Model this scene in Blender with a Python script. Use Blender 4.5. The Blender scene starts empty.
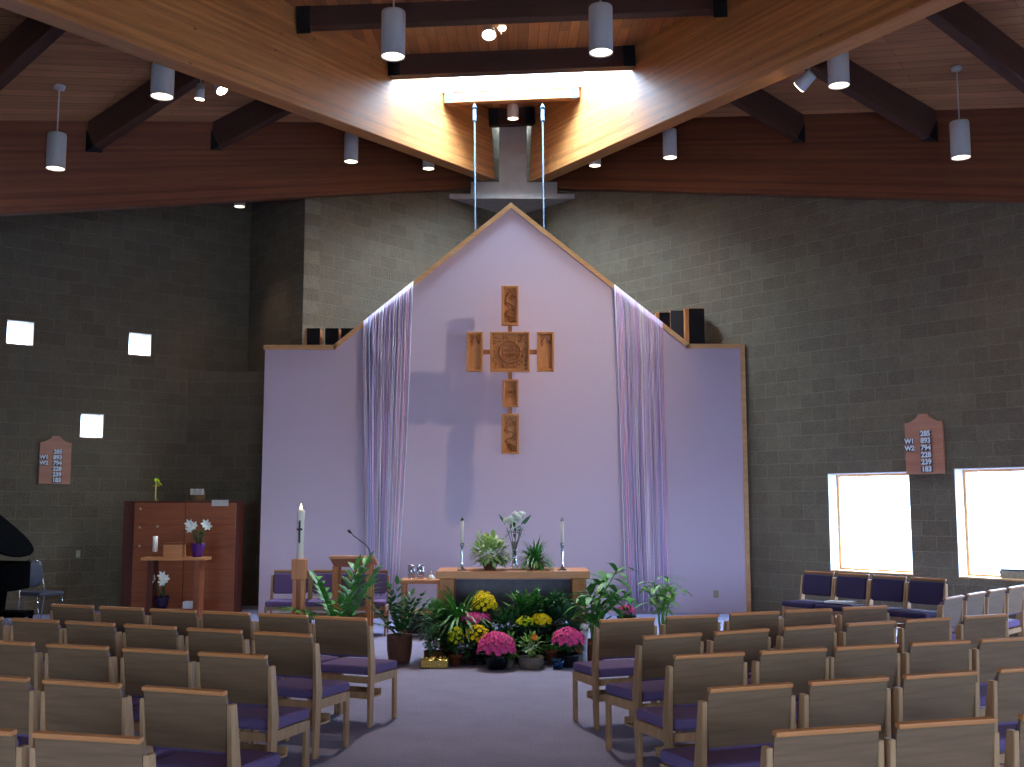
import bpy, bmesh, math, random
from mathutils import Vector, Matrix, Euler
random.seed(7)
S = bpy.context.scene
COL = S.collection
PI = math.pi
V = Vector
# ------------------------------------------------------------------ render look
S.view_settings.view_transform = 'Standard'
S.view_settings.look = 'None'
S.view_settings.gamma = 1
S.view_settings.use_curve_mapping = False
S.view_settings.exposure = 0.12
S.cycles.max_bounces = 7
S.cycles.diffuse_bounces = 5
S.cycles.glossy_bounces = 3
S.cycles.transparent_max_bounces = 8
S.cycles.sample_clamp_indirect = 4
S.cycles.use_denoising = True
# ------------------------------------------------------------------ camera
F = 1080.0
TH = math.atan(121.5 / F)
EYE = 1.76
cd = bpy.data.cameras.new('camera'); cam = bpy.data.objects.new('camera', cd); COL.objects.link(cam)
cd.sensor_width = 36; cd.lens = 36 * F / 1024; cd.clip_end = 200
cam.location = (0, 0, EYE); cam.rotation_euler = (PI / 2 + TH, 0, 0)
S.camera = cam
_c, _s = math.cos(TH), math.sin(TH)
def ray(px, py): return V((px - 512, F * _c - (383.5 - py) * _s, F * _s + (383.5 - py) * _c))
O = V((0, 0, EYE))
def at_y(px, py, d): r = ray(px, py); return O + r * (d / r.y)          # point seen at a pixel, a given distance into the room
def at_z(px, py, z): r = ray(px, py); return O + r * ((z - EYE) / r.z)  # ... at a given height
def at_plane(px, py, p, n): r = ray(px, py); return O + r * ((p - O).dot(n) / r.dot(n))

# ------------------------------------------------------------------ materials
def lin(c):
    return tuple((x / 255 / 12.92 if x / 255 <= .04045 else ((x / 255 + .055) / 1.055) ** 2.4) for x in c) + (1,)
class NT:
    def __init__(s, name):
        s.m = bpy.data.materials.new(name); s.m.use_nodes = True
        s.t = s.m.node_tree; s.n = s.t.nodes; s.b = s.n['Principled BSDF']; s.out = s.n['Material Output']
    def add(s, t, **k):
        n = s.n.new(t)
        for a, v in k.items(): setattr(n, a, v)
        return n
    def l(s, a, b): s.t.links.new(a, b)
    def coord(s, scale=(1, 1, 1), rot=(0, 0, 0)):
        c = s.add('ShaderNodeTexCoord'); m = s.add('ShaderNodeMapping')
        m.inputs['Scale'].default_value = scale; m.inputs['Rotation'].default_value = rot
        s.l(c.outputs['Object'], m.inputs[0]); return m.outputs[0]
    def noise(s, vec, scale, detail=3, rough=.5):
        n = s.add('ShaderNodeTexNoise'); n.inputs['Scale'].default_value = scale
        n.inputs['Detail'].default_value = detail; n.inputs['Roughness'].default_value = rough
        s.l(vec, n.inputs['Vector']); return n.outputs['Fac']
    def ramp(s, fac, stops):
        r = s.add('ShaderNodeValToRGB'); e = r.color_ramp.elements
        e[0].position, e[0].color = stops[0]; e[1].position, e[1].color = stops[-1]
        for p, c in stops[1:-1]:
            x = e.new(p); x.color = c
        s.l(fac, r.inputs[0]); return r.outputs[0]
    def mix(s, fac, a, b, mode='MIX'):
        m = s.add('ShaderNodeMix'); m.data_type = 'RGBA'; m.blend_type = mode
        for i, v in ((0, fac), (6, a), (7, b)):
            if hasattr(v, 'is_output') or isinstance(v, bpy.types.NodeSocket): s.l(v, m.inputs[i])
            else: m.inputs[i].default_value = v
        return m.outputs[2]
    def bump(s, h, strength=.3, dist=.01):
        b = s.add('ShaderNodeBump'); b.inputs['Strength'].default_value = strength; b.inputs['Distance'].default_value = dist
        s.l(h, b.inputs['Height']); s.l(b.outputs[0], s.b.inputs['Normal'])
    def set(s, col=None, rough=.6, metal=0, spec=.5):
        if col is not None:
            if isinstance(col, bpy.types.NodeSocket): s.l(col, s.b.inputs['Base Color'])
            else: s.b.inputs['Base Color'].default_value = col
        s.b.inputs['Roughness'].default_value = rough; s.b.inputs['Metallic'].default_value = metal
        s.b.inputs['Specular IOR Level'].default_value = spec
        return s.m
def plain(name, rgb, rough=.6, metal=0, spec=.4, vary=.12, scale=25):
    t = NT(name); c = lin(rgb)
    n = t.noise(t.coord(), scale)
    lo = tuple(x * (1 - vary) for x in c[:3]) + (1,); hi = tuple(min(1, x * (1 + vary)) for x in c[:3]) + (1,)
    return t.set(t.ramp(n, [(.3, lo), (.7, hi)]), rough, metal, spec)
def wood(name, a, b, axis=0, rough=.5, ring=9., stretch=.06, spec=.35, knots=False, lam=0):
    t = NT(name)
    sc = [1., 1., 1.]; sc[axis] = stretch
    v = t.coord(tuple(sc))
    n1 = t.noise(v, ring, 4, .6); n2 = t.noise(v, ring * 6, 2, .6)
    c = t.ramp(n1, [(.3, lin(a)), (.7, lin(b))])
    c = t.mix(.35, c, t.ramp(n2, [(.3, lin(a)), (.7, lin(b))]))
    if lam:                                       # glue-laminated layers stacked in local z
        w = t.add('ShaderNodeTexWhiteNoise', noise_dimensions='1D')
        sp = t.add('ShaderNodeSeparateXYZ'); t.l(t.coord(), sp.inputs[0])
        mt = t.add('ShaderNodeMath', operation='DIVIDE'); t.l(sp.outputs[2], mt.inputs[0]); mt.inputs[1].default_value = lam
        fl = t.add('ShaderNodeMath', operation='FLOOR'); t.l(mt.outputs[0], fl.inputs[0]); t.l(fl.outputs[0], w.inputs['W'])
        c = t.mix(1, c, t.ramp(w.outputs['Value'], [(0, (.72, .70, .68, 1)), (1, (1.1, 1.08, 1.05, 1))]), 'MULTIPLY')
    if knots:
        vo = t.add('ShaderNodeTexVoronoi'); vo.inputs['Scale'].default_value = 3.2
        t.l(t.coord((.55, 1, 1.6)), vo.inputs['Vector'])
        c = t.mix(t.ramp(vo.outputs['Distance'], [(.03, (1, 1, 1, 1)), (.09, (0, 0, 0, 1))]), c, lin((78, 45, 26)))
    t.bump(n2, .15, .004)
    return t.set(c, rough, 0, spec)
def planks(name, cols, width=.14, length=2.6, rough=.5):
    t = NT(name); b = t.add('ShaderNodeTexBrick')
    t.l(t.coord(), b.inputs['Vector'])
    b.inputs['Color1'].default_value = lin(cols[0]); b.inputs['Color2'].default_value = lin(cols[1]); b.inputs['Mortar'].default_value = lin(cols[2])
    b.inputs['Scale'].default_value = 1; b.inputs['Mortar Size'].default_value = .004; b.inputs['Mortar Smooth'].default_value = .3
    b.inputs['Brick Width'].default_value = length; b.inputs['Row Height'].default_value = width; b.offset = .37
    n = t.noise(t.coord((.08, 1, 1)), 12, 4, .6)
    c = t.mix(.6, b.outputs[0], t.ramp(n, [(.25, (.55, .5, .45, 1)), (.75, (1.25, 1.2, 1.15, 1))]), 'MULTIPLY')
    return t.set(c, rough, 0, .3)
def block_wall(name):
    t = NT(name)
    c = t.add('ShaderNodeTexCoord'); sp = t.add('ShaderNodeSeparateXYZ'); cb = t.add('ShaderNodeCombineXYZ')
    t.l(c.outputs['Object'], sp.inputs[0]); t.l(sp.outputs[0], cb.inputs[0]); t.l(sp.outputs[2], cb.inputs[1])
    b = t.add('ShaderNodeTexBrick'); t.l(cb.outputs[0], b.inputs['Vector'])
    b.inputs['Color1'].default_value = lin((115, 102, 83)); b.inputs['Color2'].default_value = lin((104, 91, 74)); b.inputs['Mortar'].default_value = lin((126, 113, 94))
    b.inputs['Scale'].default_value = 1; b.inputs['Mortar Size'].default_value = .007; b.inputs['Mortar Smooth'].default_value = .2
    b.inputs['Brick Width'].default_value = .44; b.inputs['Row Height'].default_value = .22; b.inputs['Bias'].default_value = -.1
    n = t.noise(t.coord(), 5, 5, .7); n2 = t.noise(t.coord(), 32, 4, .7)
    col = t.mix(.4, b.outputs[0], t.ramp(n, [(.3, (.62, .62, .62, 1)), (.7, (1.2, 1.2, 1.2, 1))]), 'MULTIPLY')
    col = t.mix(.85, col, t.ramp(n2, [(.3, (.7, .7, .7, 1)), (.7, (1.25, 1.25, 1.25, 1))]), 'MULTIPLY')
    h = t.mix(.5, n2, b.outputs['Fac'], 'SUBTRACT')
    t.bump(h, .8, .03)
    return t.set(col, .9, 0, .15)
def emit(name, rgb, strength):
    t = NT(name); t.b.inputs['Base Color'].default_value = lin(rgb)
    t.b.inputs['Emission Color'].default_value = lin(rgb); t.b.inputs['Emission Strength'].default_value = strength
    return t.m
def glass(name, tint=(.95, .97, 1, 1), gl=.06):
    t = NT(name); tr = t.add('ShaderNodeBsdfTransparent'); g = t.add('ShaderNodeBsdfGlossy'); mx = t.add('ShaderNodeMixShader')
    tr.inputs[0].default_value = tint; g.inputs['Roughness'].default_value = .05; mx.inputs[0].default_value = gl
    t.l(tr.outputs[0], mx.inputs[1]); t.l(g.outputs[0], mx.inputs[2]); t.l(mx.outputs[0], t.out.inputs[0])
    return t.m
M = {}
M['block'] = block_wall('concrete_block')
M['glulam'] = wood('glulam_wood', (148, 88, 44), (200, 136, 78), 0, .42, 7, .05, .4, True, .045)
M['glulam_red'] = wood('glulam_red_wood', (92, 46, 28), (122, 68, 42), 0, .6, 7, .05, .3, False, .045)
M['purlin'] = wood('purlin_wood', (52, 28, 19), (76, 42, 28), 0, .7, 7, .05, .3)
M['ceiling'] = planks('ceiling_planks', ((172, 120, 82), (142, 98, 66), (64, 40, 26)), .14, 3.1)
M['ceiling_mid'] = planks('centre_ceiling_planks', ((196, 128, 72), (140, 84, 46), (60, 32, 18)), .16, 2.6)
M['oak'] = wood('chair_oak', (150, 112, 78), (192, 150, 110), 2, .5, 14, .1)
M['oak_panel'] = wood('chair_back_veneer', (96, 72, 52), (140, 108, 80), 0, .5, 10, .06)
M['oak_cap'] = wood('chair_cap_wood', (176, 108, 62), (206, 138, 84), 0, .38, 14, .08, .5)  # warm overhead lamplight on the cap is mixed into this orange
M['teak'] = wood('altar_oak', (176, 108, 58), (214, 146, 88), 0, .4, 9, .06, .5)
M['teak_v'] = wood('stand_oak', (170, 100, 50), (208, 138, 78), 2, .45, 12, .08, .4)
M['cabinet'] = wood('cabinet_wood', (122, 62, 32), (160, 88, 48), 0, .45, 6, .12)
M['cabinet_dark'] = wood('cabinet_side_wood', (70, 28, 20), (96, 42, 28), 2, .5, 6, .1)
M['carve'] = wood('carved_oak', (188, 118, 62), (222, 156, 92), 2, .5, 16, .1)
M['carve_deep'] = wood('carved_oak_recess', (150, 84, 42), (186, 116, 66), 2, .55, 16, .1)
M['board'] = wood('hymn_board_wood', (164, 108, 84), (188, 132, 106), 0, .5, 9, .08)
M['trim'] = wood('panel_trim_oak', (186, 130, 80), (222, 172, 116), 0, .45, 12, .06)
M['purple'] = plain('purple_upholstery', (112, 92, 132), .95, 0, .1, .15, 160)
M['navy'] = plain('navy_upholstery', (60, 50, 76), .95, 0, .1, .15, 160)  # the purple cloth again, with blue daylight put into its colour
M['lavender'] = plain('lavender_wall_covering', (216, 196, 210), .9, 0, .1, .03, 60)
M['white'] = plain('white_paint', (226, 226, 222), .6, 0, .3, .03)
M['concrete'] = plain('pier_concrete', (168, 158, 150), .85, 0, .2, .08, 6)
M['metal'] = plain('lamp_grey_paint', (196, 190, 184), .5, 0, .4, .03)
M['dark_metal'] = plain('dark_metal', (22, 22, 26), .5, .5, .4)
M['blue_metal'] = plain('pale_steel', (70, 92, 104), .6, .1, .3)
M['chrome'] = plain('chrome', (210, 212, 220), .18, 1, .5, .03)
M['brass'] = plain('brass', (180, 158, 84), .3, 1, .5)
M['black'] = plain('black_lacquer', (4, 4, 5), .8, 0, .03)
M['grille'] = plain('black_grille_cloth', (22, 20, 22), .9, 0, .1, .3, 300)
M['grille_grey'] = plain('grey_grille_cloth', (60, 60, 62), .9, 0, .1, .3, 300)
M['wax'] = plain('candle_wax', (240, 232, 218), .5, 0, .3, .02)
M['terracotta'] = plain('terracotta', (140, 78, 52), .8, 0, .2)
M['brown_pot'] = plain('brown_pot_glaze', (112, 72, 54), .55, 0, .4, .25, 40)
M['wicker'] = plain('wicker', (120, 92, 62), .9, 0, .1, .5, 120)
M['grey_wicker'] = plain('grey_wicker', (140, 134, 122), .9, 0, .1, .5, 120)
M['dark_foil'] = plain('dark_foil', (26, 30, 40), .3, .5, .5, .4, 30)
M['blue_foil'] = plain('blue_foil', (40, 74, 120), .25, .7, .5, .4, 30)
M['gold_foil'] = plain('gold_foil', (206, 180, 96), .3, .6, .5, .5, 60)
M['white_wrap'] = plain('white_wrap', (206, 206, 216), .6, 0, .3)
M['purple_foil'] = plain('purple_foil', (92, 40, 120), .35, .3, .5, .3, 40)
M['soil'] = plain('soil', (40, 28, 22), 1, 0, .1, .4, 60)
M['leaf'] = plain('green_leaf', (72, 136, 58), .5, 0, .4, .4, 14)
M['leaf_dark'] = plain('dark_green_leaf', (46, 96, 50), .5, 0, .4, .4, 14)
M['leaf_light'] = plain('light_green_leaf', (112, 164, 78), .5, 0, .4, .35, 14)
M['leaf_vari'] = plain('variegated_leaf', (172, 196, 124), .5, 0, .4, .45, 40)
M['stem'] = plain('green_stem', (98, 140, 64), .6)
M['pink'] = plain('pink_petal', (255, 96, 168), .7, 0, .2, .25, 50)
M['yellow'] = plain('yellow_petal', (240, 216, 30), .7, 0, .2, .15, 50)
M['lime'] = plain('yellow_green_petal', (206, 220, 40), .7, 0, .2, .2, 50)
M['violet'] = plain('violet_petal', (112, 66, 130), .7, 0, .2, .25, 50)
M['orange'] = plain('orange_petal', (224, 140, 40), .7, 0, .2, .2, 50)
M['petal_white'] = plain('white_petal', (238, 240, 232), .7, 0, .2, .03)
M['paper'] = plain('white_paper', (214, 216, 224), .8, 0, .2, .03)
M['vinyl'] = plain('grey_vinyl', (70, 72, 86), .6, 0, .4)
M['dark_red'] = plain('dark_red_enamel', (70, 16, 22), .5)
M['digit'] = plain('numeral_white', (228, 232, 238), .6, 0, .3, .02)
M['card'] = plain('numeral_card', (44, 52, 66), .6)
M['plate'] = plain('ivory_plastic', (170, 160, 130), .5)
M['glass'] = glass('window_glass')
M['jar'] = glass('jar_glass', (.93, .95, .97, 1), .22)
M['lens'] = emit('lamp_glow', (255, 236, 206), 6.)
M['lens_hot'] = emit('spot_glow', (255, 244, 220), 25.)
M['flame'] = emit('candle_flame', (255, 224, 170), 5.)
YARN = [plain('yarn_' + n, c, .9, 0, .1, .06, 40) for n, c in (('mauve', (226, 192, 222)), ('violet', (206, 182, 224)), ('blue', (200, 202, 228)),
        ('white', (240, 230, 236)), ('pink', (236, 188, 208)), ('grey', (214, 202, 216)))]
def carpet():
    t = NT('blue_grey_carpet'); n = t.noise(t.coord(), 60, 3, .8); n2 = t.noise(t.coord(), 3, 3)
    c = t.ramp(n, [(.3, lin((122, 121, 150))), (.7, lin((156, 155, 186)))])
    c = t.mix(.25, c, t.ramp(n2, [(.3, (.7, .7, .7, 1)), (.7, (1.2, 1.2, 1.2, 1))]), 'MULTIPLY')
    t.bump(n, .3, .004); return t.set(c, .95, 0, .1)
M['carpet'] = carpet()

# ------------------------------------------------------------------ mesh helpers
class MB:
    def __init__(s): s.bm = bmesh.new(); s.mi = 0
    def face(s, vs):
        try: f = s.bm.faces.new(vs); f.material_index = s.mi; return f
        except ValueError: return None
    def box(s, c, d, rot=None, bev=0):
        c = V(c); R = Euler(rot).to_matrix() if rot else Matrix.Identity(3)
        x, y, z = d[0] / 2, d[1] / 2, d[2] / 2
        vs = [s.bm.verts.new(c + R @ V((a * x, b * y, e * z))) for a in (-1, 1) for b in (-1, 1) for e in (-1, 1)]
        fs = [s.face([vs[i] for i in q]) for q in ((0, 1, 3, 2), (4, 6, 7, 5), (0, 4, 5, 1), (2, 3, 7, 6), (0, 2, 6, 4), (1, 5, 7, 3))]
        if bev:
            es = {e for f in fs for e in f.edges}
            r = bmesh.ops.bevel(s.bm, geom=list(es), offset=bev, segments=2, affect='EDGES', profile=.5)
            for f in r['faces']: f.material_index = s.mi
        return s
    def cyl(s, p0, p1, r0, r1=None, n=16, cap=True):
        p0, p1 = V(p0), V(p1); r1 = r0 if r1 is None else r1
        a = (p1 - p0).normalized(); q = a.to_track_quat('Z', 'Y').to_matrix()
        A = [s.bm.verts.new(p0 + q @ V((math.cos(t) * r0, math.sin(t) * r0, 0))) for t in (2 * PI * i / n for i in range(n))]
        B = [s.bm.verts.new(p1 + q @ V((math.cos(t) * r1, math.sin(t) * r1, 0))) for t in (2 * PI * i / n for i in range(n))]
        for i in range(n):
            f = s.face([A[i], A[(i + 1) % n], B[(i + 1) % n], B[i]])
            if f: f.smooth = n > 8
        if cap: s.face(A[::-1]); s.face(B)
        return s
    def tube(s, pts, r, n=6):
        pts = [V(p) for p in pts]; rings = []
        for i, p in enumerate(pts):
            a = (pts[min(i + 1, len(pts) - 1)] - pts[max(i - 1, 0)]).normalized()
            q = a.to_track_quat('Z', 'Y').to_matrix(); rr = r[i] if isinstance(r, (list, tuple)) else r
            rings.append([s.bm.verts.new(p + q @ V((math.cos(t) * rr, math.sin(t) * rr, 0))) for t in (2 * PI * k / n for k in range(n))])
        for A, B in zip(rings, rings[1:]):
            for k in range(n):
                f = s.face([A[k], A[(k + 1) % n], B[(k + 1) % n], B[k]])
                if f: f.smooth = True
        s.face(rings[0][::-1]); s.face(rings[-1]); return s
    def lathe(s, prof, c=(0, 0, 0), n=24):
        c = V(c); rings = []
        for r, z in prof:
            rings.append([s.bm.verts.new(c + V((math.cos(t) * r, math.sin(t) * r, z))) for t in (2 * PI * k / n for k in range(n))])
        for A, B in zip(rings, rings[1:]):
            for k in range(n):
                f = s.face([A[k], A[(k + 1) % n], B[(k + 1) % n], B[k]])
                if f: f.smooth = True
        if prof[0][0] > 1e-5: s.face(rings[0][::-1])
        if prof[-1][0] > 1e-5: s.face(rings[-1])
        return s
    def prism(s, poly, h0, h1, plane='xy'):
        f = {'xy': lambda a, b, h: V((a, b, h)), 'xz': lambda a, b, h: V((a, h, b)), 'yz': lambda a, b, h: V((h, a, b))}[plane]
        A = [s.bm.verts.new(f(a, b, h0)) for a, b in poly]; B = [s.bm.verts.new(f(a, b, h1)) for a, b in poly]
        s.face(A[::-1]); s.face(B); n = len(poly)
        for i in range(n): s.face([A[i], A[(i + 1) % n], B[(i + 1) % n], B[i]])
        return s
    def quad(s, *p): s.face([s.bm.verts.new(V(q)) for q in p]); return s
    def ball(s, c, r, sub=1, scale=(1, 1, 1)):
        m = Matrix.Translation(V(c)) @ Matrix.Diagonal((*scale, 1))
        r_ = bmesh.ops.create_icosphere(s.bm, subdivisions=sub, radius=r, matrix=m)
        for v in r_['verts']:
            for f in v.link_faces: f.material_index = s.mi; f.smooth = True
        return s
    def leaf(s, base, d, up, length, width, droop=.3, seg=4, prof=None, fold=.15):
        base, d, up = V(base), V(d).normalized(), V(up)
        side = d.cross(up)
        if side.length < .1: side = d.cross(V((1, .3, 0)))
        side.normalize(); nrm = side.cross(d).normalized(); last = None; p = base.copy(); dd = d.copy()
        prof = prof or (lambda t: math.sin(PI * min(1, .12 + t * .88)) ** .8)
        for i in range(seg + 1):
            t = i / seg; w = width / 2 * max(.03, prof(t))
            row = [s.bm.verts.new(p - side * w + nrm * w * fold), s.bm.verts.new(p), s.bm.verts.new(p + side * w + nrm * w * fold)]
            if last:
                for k in (0, 1):
                    f = s.face([last[k], last[k + 1], row[k + 1], row[k]])
                    if f: f.smooth = True
            last = row; dd = (dd + V((0, 0, -droop / seg * (1 + t)))).normalized(); p = p + dd * length / seg
        return s
    def build(s, name, mat, parent=None, loc=None, smooth=None):
        me = bpy.data.meshes.new(name)
        bmesh.ops.recalc_face_normals(s.bm, faces=s.bm.faces) if smooth != 'raw' else None
        s.bm.to_mesh(me); s.bm.free()
        for m in (mat if isinstance(mat, (list, tuple)) else [mat]): me.materials.append(m)
        o = bpy.data.objects.new(name, me); COL.objects.link(o)
        if parent: o.parent = parent
        if loc is not None: o.location = loc
        return o
def tag(o, label, cat, group=None, kind=None):
    o['label'] = label; o['category'] = cat
    if group: o['group'] = group
    if kind: o['kind'] = kind
    return o
def thing(name, label, cat, loc=(0, 0, 0), rz=0, group=None):
    o = bpy.data.objects.new(name, None); COL.objects.link(o); o.empty_display_size = .1
    o.location = loc; o.rotation_euler = (0, 0, rz); return tag(o, label, cat, group)
def struct(o): o['kind'] = 'structure'; return o
def kids(o): return [c for c in bpy.data.objects if c.parent == o]
def dup(root, loc, rz, label, group=None):
    r = root.copy(); COL.objects.link(r); r.location = loc; r.rotation_euler = (0, 0, rz); r['label'] = label
    if group: r['group'] = group
    def rec(a, b):
        for ch in kids(a):
            c = ch.copy(); COL.objects.link(c); c.parent = b; rec(ch, c)
    rec(root, r); return r
def frame_xz(o, p0, p1):                       # puts a mesh built in local x (along) / z (up) onto the line p0-p1
    a = V(p1) - V(p0); x = a.normalized(); y = V((0, 0, 1)).cross(x).normalized(); z = x.cross(y)
    m = Matrix((x, y, z)).transposed().to_4x4(); m.translation = V(p0); o.matrix_world = m; return o

# ------------------------------------------------------------------ the room: plan
A2 = V((0, 22.5))                              # corner behind the altar
RD = V((.863, -1)).normalized(); LD = V((-.863, -1)).normalized()
def rw(x): return V((x, 22.5 - x / .863))      # on the right-hand wall
RFAR = V((11.2, 9.52)); LK = V((-3.60, 18.33)); LR = V((-4.95, 20.04)); LC = V((-5.83, 19.3)); LFAR = V((-11.2, 14.78))
def ztop_r(p): return 8.01 - .3255 * (21 - p.y)      # underside of the beams on top of the walls
def ztop_l(p): return 8.03 - .35 * (21.06 - p.y)
def mx(y): return .45 + .415 * (21 - y)              # inner face of the main beams
def mzb(y, sg): return 8.27 - .142 * (21 - y) if sg < 0 else 8.22 - .106 * (21 - y)
def mzt(y, sg): return 9.68 - .140 * (21 - y) if sg < 0 else 9.72 - .106 * (21 - y)
def wzt(y, sg): return 9.44 - .3845 * (21 - y) if sg < 0 else 9.37 - .347 * (21 - y)
def side_plane(sg):
    a = V((sg * mx(21), 21, mzt(21, sg))); b = V((sg * mx(11), 11, mzt(11, sg)))
    w = (22.5 - 14.35) * .863; c = V((sg * w, 14.35, wzt(14.35, sg)))
    n = (b - a).cross(c - a).normalized(); return a, (n if n.z > 0 else -n)
PL = {sg: side_plane(sg) for sg in (-1, 1)}
def soffit(x, y):
    sg = -1 if x < 0 else 1
    if abs(x) < mx(y): return mzt(y, sg)
    a, n = PL[sg]; return a.z - ((x - a.x) * n.x + (y - a.y) * n.y) / n.z

def wall(name, p, q, ztopf, holes=(), th=.3, out=1, zb=0):
    """p,q plan ends; holes (s0,s1,z0,z1); thickness grows away from the room (local +y*out)"""
    L = (q - p).length; mb = MB()
    xs = sorted({0., L, *[h[0] for h in holes], *[h[1] for h in holes]}); zs = sorted({zb, *[h[2] for h in holes], *[h[3] for h in holes]})
    def top(s_): return ztopf(p + (q - p) * (s_ / L))
    ty = th * out
    for a, b in zip(xs, xs[1:]):
        for i, z0 in enumerate(zs):
            z1 = zs[i + 1] if i + 1 < len(zs) else None
            mid = (a + b) / 2
            if z1 and any(h[0] < mid < h[1] and h[2] < (z0 + z1) / 2 < h[3] for h in holes): continue
            ta, tb = (z1, z1) if z1 else (top(a), top(b))
            vs = [mb.bm.verts.new(v) for v in ((a, 0, z0), (b, 0, z0), (b, 0, tb), (a, 0, ta), (a, ty, z0), (b, ty, z0), (b, ty, tb), (a, ty, ta))]
            for f in ((0, 1, 2, 3), (7, 6, 5, 4), (0, 4, 5, 1), (3, 2, 6, 7), (0, 3, 7, 4), (1, 5, 6, 2)): mb.face([vs[k] for k in f])
    bmesh.ops.remove_doubles(mb.bm, verts=mb.bm.verts, dist=1e-4)
    o = mb.build(name, M['block']); frame_xz(o, (*p, 0), (*q, 0)); return struct(o)
def s_of(x): return abs(x) / .863 * math.hypot(.863, 1)   # distance from the far corner along the right-hand wall
win_r = [(s_of(4.90), s_of(5.79), .75, 2.245), (s_of(6.235), s_of(7.4), .75, 2.27), (s_of(7.9), s_of(9.3), .75, 2.27)]  # the last opening is out of view, added for daylight fill
wall('wall_right', A2, RFAR, lambda p: ztop_r(p) + 1.75, win_r, .34, 1)
wall('wall_back_left', A2, LK, lambda p: ztop_l(p) + 1.75, (), .3, -1)
wall('wall_recess', LK, LR, lambda p: 8.2, (), .3, -1)
lw = (LFAR - LR).normalized()
def sl(p): return (V((p[0], p[1])) - LR).dot(lw)
sm = [((-8.20, 17.31), (-7.87, 17.58), 4.35, 4.755), ((-6.67, 18.59), (-6.36, 18.855), 4.35, 4.755), ((-7.25, 18.1), (-6.955, 18.354), 2.88, 3.295)]
hl = [(sl(b), sl(a), z0, z1) for a, b, z0, z1 in sm]
wall('wall_left', LR, LFAR, lambda p: 8.2, hl, .3, -1)
# low masonry block in front of the recess
mb = MB(); mb.box((1.15, .4, 2.075), (2.3, .8, 4.15)); o = mb.build('wall_low_left', M['block']); o.location = (-5.83, 19.3, 0); struct(o)
wall('wall_side_left', LFAR, V((-11.2, -4)), lambda p: 8.2, (), .3, -1)
wall('wall_side_right', RFAR, V((11.2, -4)), lambda p: 8.2, [(3.0, 6.0, .75, 2.4), (8.0, 11.0, .75, 2.4)], .3, 1)
wall('wall_rear', V((-11.2, -4)), V((11.2, -4)), lambda p: 8.4, [(4, 9, 1.0, 3.2), (13.4, 18.4, 1.0, 3.2)], .3, -1)
mb = MB(); mb.prism([(-12, -5), (12, -5), (12, 24), (-12, 24)], -.2, 0); struct(mb.build('floor', M['carpet']))
mb = MB(); mb.box((0, 0, -.35), (300, 300, .1)); o = mb.build('ground', plain('pavement_ground', (120, 122, 124), .9, 0, .1)); struct(o)

# windows
def window(name, p, q, h, depth, out, muntin=False, fw=.05, wallp=None):
    L0, L1, z0, z1 = h; W = L1 - L0; H = z1 - z0
    e = bpy.data.objects.new(name, None); COL.objects.link(e); struct(e)
    m = MB()
    yo = depth * out
    for x, w_ in ((L0 + fw / 2, fw), (L1 - fw / 2, fw)): m.box((x, yo, (z0 + z1) / 2), (w_, .06, H))
    for z in (z0 + fw / 2, z1 - fw / 2): m.box(((L0 + L1) / 2, yo, z), (W - 2 * fw, .06, fw))
    if muntin: m.box((L0 + W * .055 + fw, yo, (z0 + z1) / 2), (fw * .5, .05, H - 2 * fw))
    f = m.build('window_frame', M['trim'], e)
    m = MB()
    for x in (L0 + .006, L1 - .006): m.box((x, yo / 2, (z0 + z1) / 2), (.012, abs(yo), H))
    m.box(((L0 + L1) / 2, yo / 2, z1 - .006), (W - .024, abs(yo), .012)); m.build('window_lining', M['white'], e)
    g = MB().box(((L0 + L1) / 2, yo + .035 * out, (z0 + z1) / 2), (W, .008, H)).build('pane', M['glass'], e)
    si = MB().box(((L0 + L1) / 2, yo * .45, z0 + .011), (W - .01, abs(yo) * .9, .02)).build('window_sill', M['trim'], e)
    frame_xz(e, (*p, 0), (*q, 0)); return e
for i, h in enumerate(win_r): window(f'window_{i+1}', A2, RFAR, h, .26, 1)
for i, h in enumerate(hl): window(f'window_{i+4}', LR, LFAR, h, .2, -1, False, .02)
for i, h in enumerate([(3.0, 6.0, .75, 2.4), (8.0, 11.0, .75, 2.4)]): window(f'window_{i+7}', RFAR, V((11.2, -4)), h, .2, 1)  # unseen side windows, added as ambient daylight fill
for i, h in enumerate([(4, 9, 1.0, 3.2), (13.4, 18.4, 1.0, 3.2)]): window(f'window_{i+9}', V((-11.2, -4)), V((11.2, -4)), h, .2, -1)  # unseen windows added behind the camera to light the chair backs
# ------------------------------------------------------------------ ceiling
SK0, SK1 = 17.3, 19.0
def slab(name, pts, mat, th=.12, xdir=None):
    """a roof panel: pts are its underside; local x runs along xdir so that the planks do"""
    pts = [V(p) for p in pts]; n = (pts[1] - pts[0]).cross(pts[2] - pts[0]).normalized()
    if n.z < 0: n = -n
    x = V(xdir); x = (x - n * x.dot(n)).normalized(); y = n.cross(x)
    m = Matrix((x, y, n)).transposed().to_4x4(); m.translation = pts[0]; inv = m.inverted()
    mb = MB(); q = [inv @ p for p in pts]
    A = [mb.bm.verts.new(p) for p in q]; B = [mb.bm.verts.new(p + V((0, 0, th))) for p in q]
    mb.face(A); mb.face(B[::-1]); k = len(A)
    for i in range(k): mb.face([A[i], A[(i + 1) % k], B[(i + 1) % k], B[i]])
    o = mb.build(name, mat); o.matrix_world = m; return struct(o)
def cpt(y, sg, ex=.1): return (sg * (mx(y) + ex), y, mzt(y, sg))
slab('ceiling', [cpt(-4.4, -1), cpt(-4.4, 1), cpt(SK0, 1), cpt(SK0, -1)], M['ceiling_mid'], .12, (0, 1, .12))
slab('ceiling_far', [cpt(SK1 + .06, -1), cpt(SK1 + .06, 1), cpt(22.1, 1, .3), cpt(22.1, -1, .3)], M['ceiling_mid'], .12, (0, 1, .12))
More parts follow.
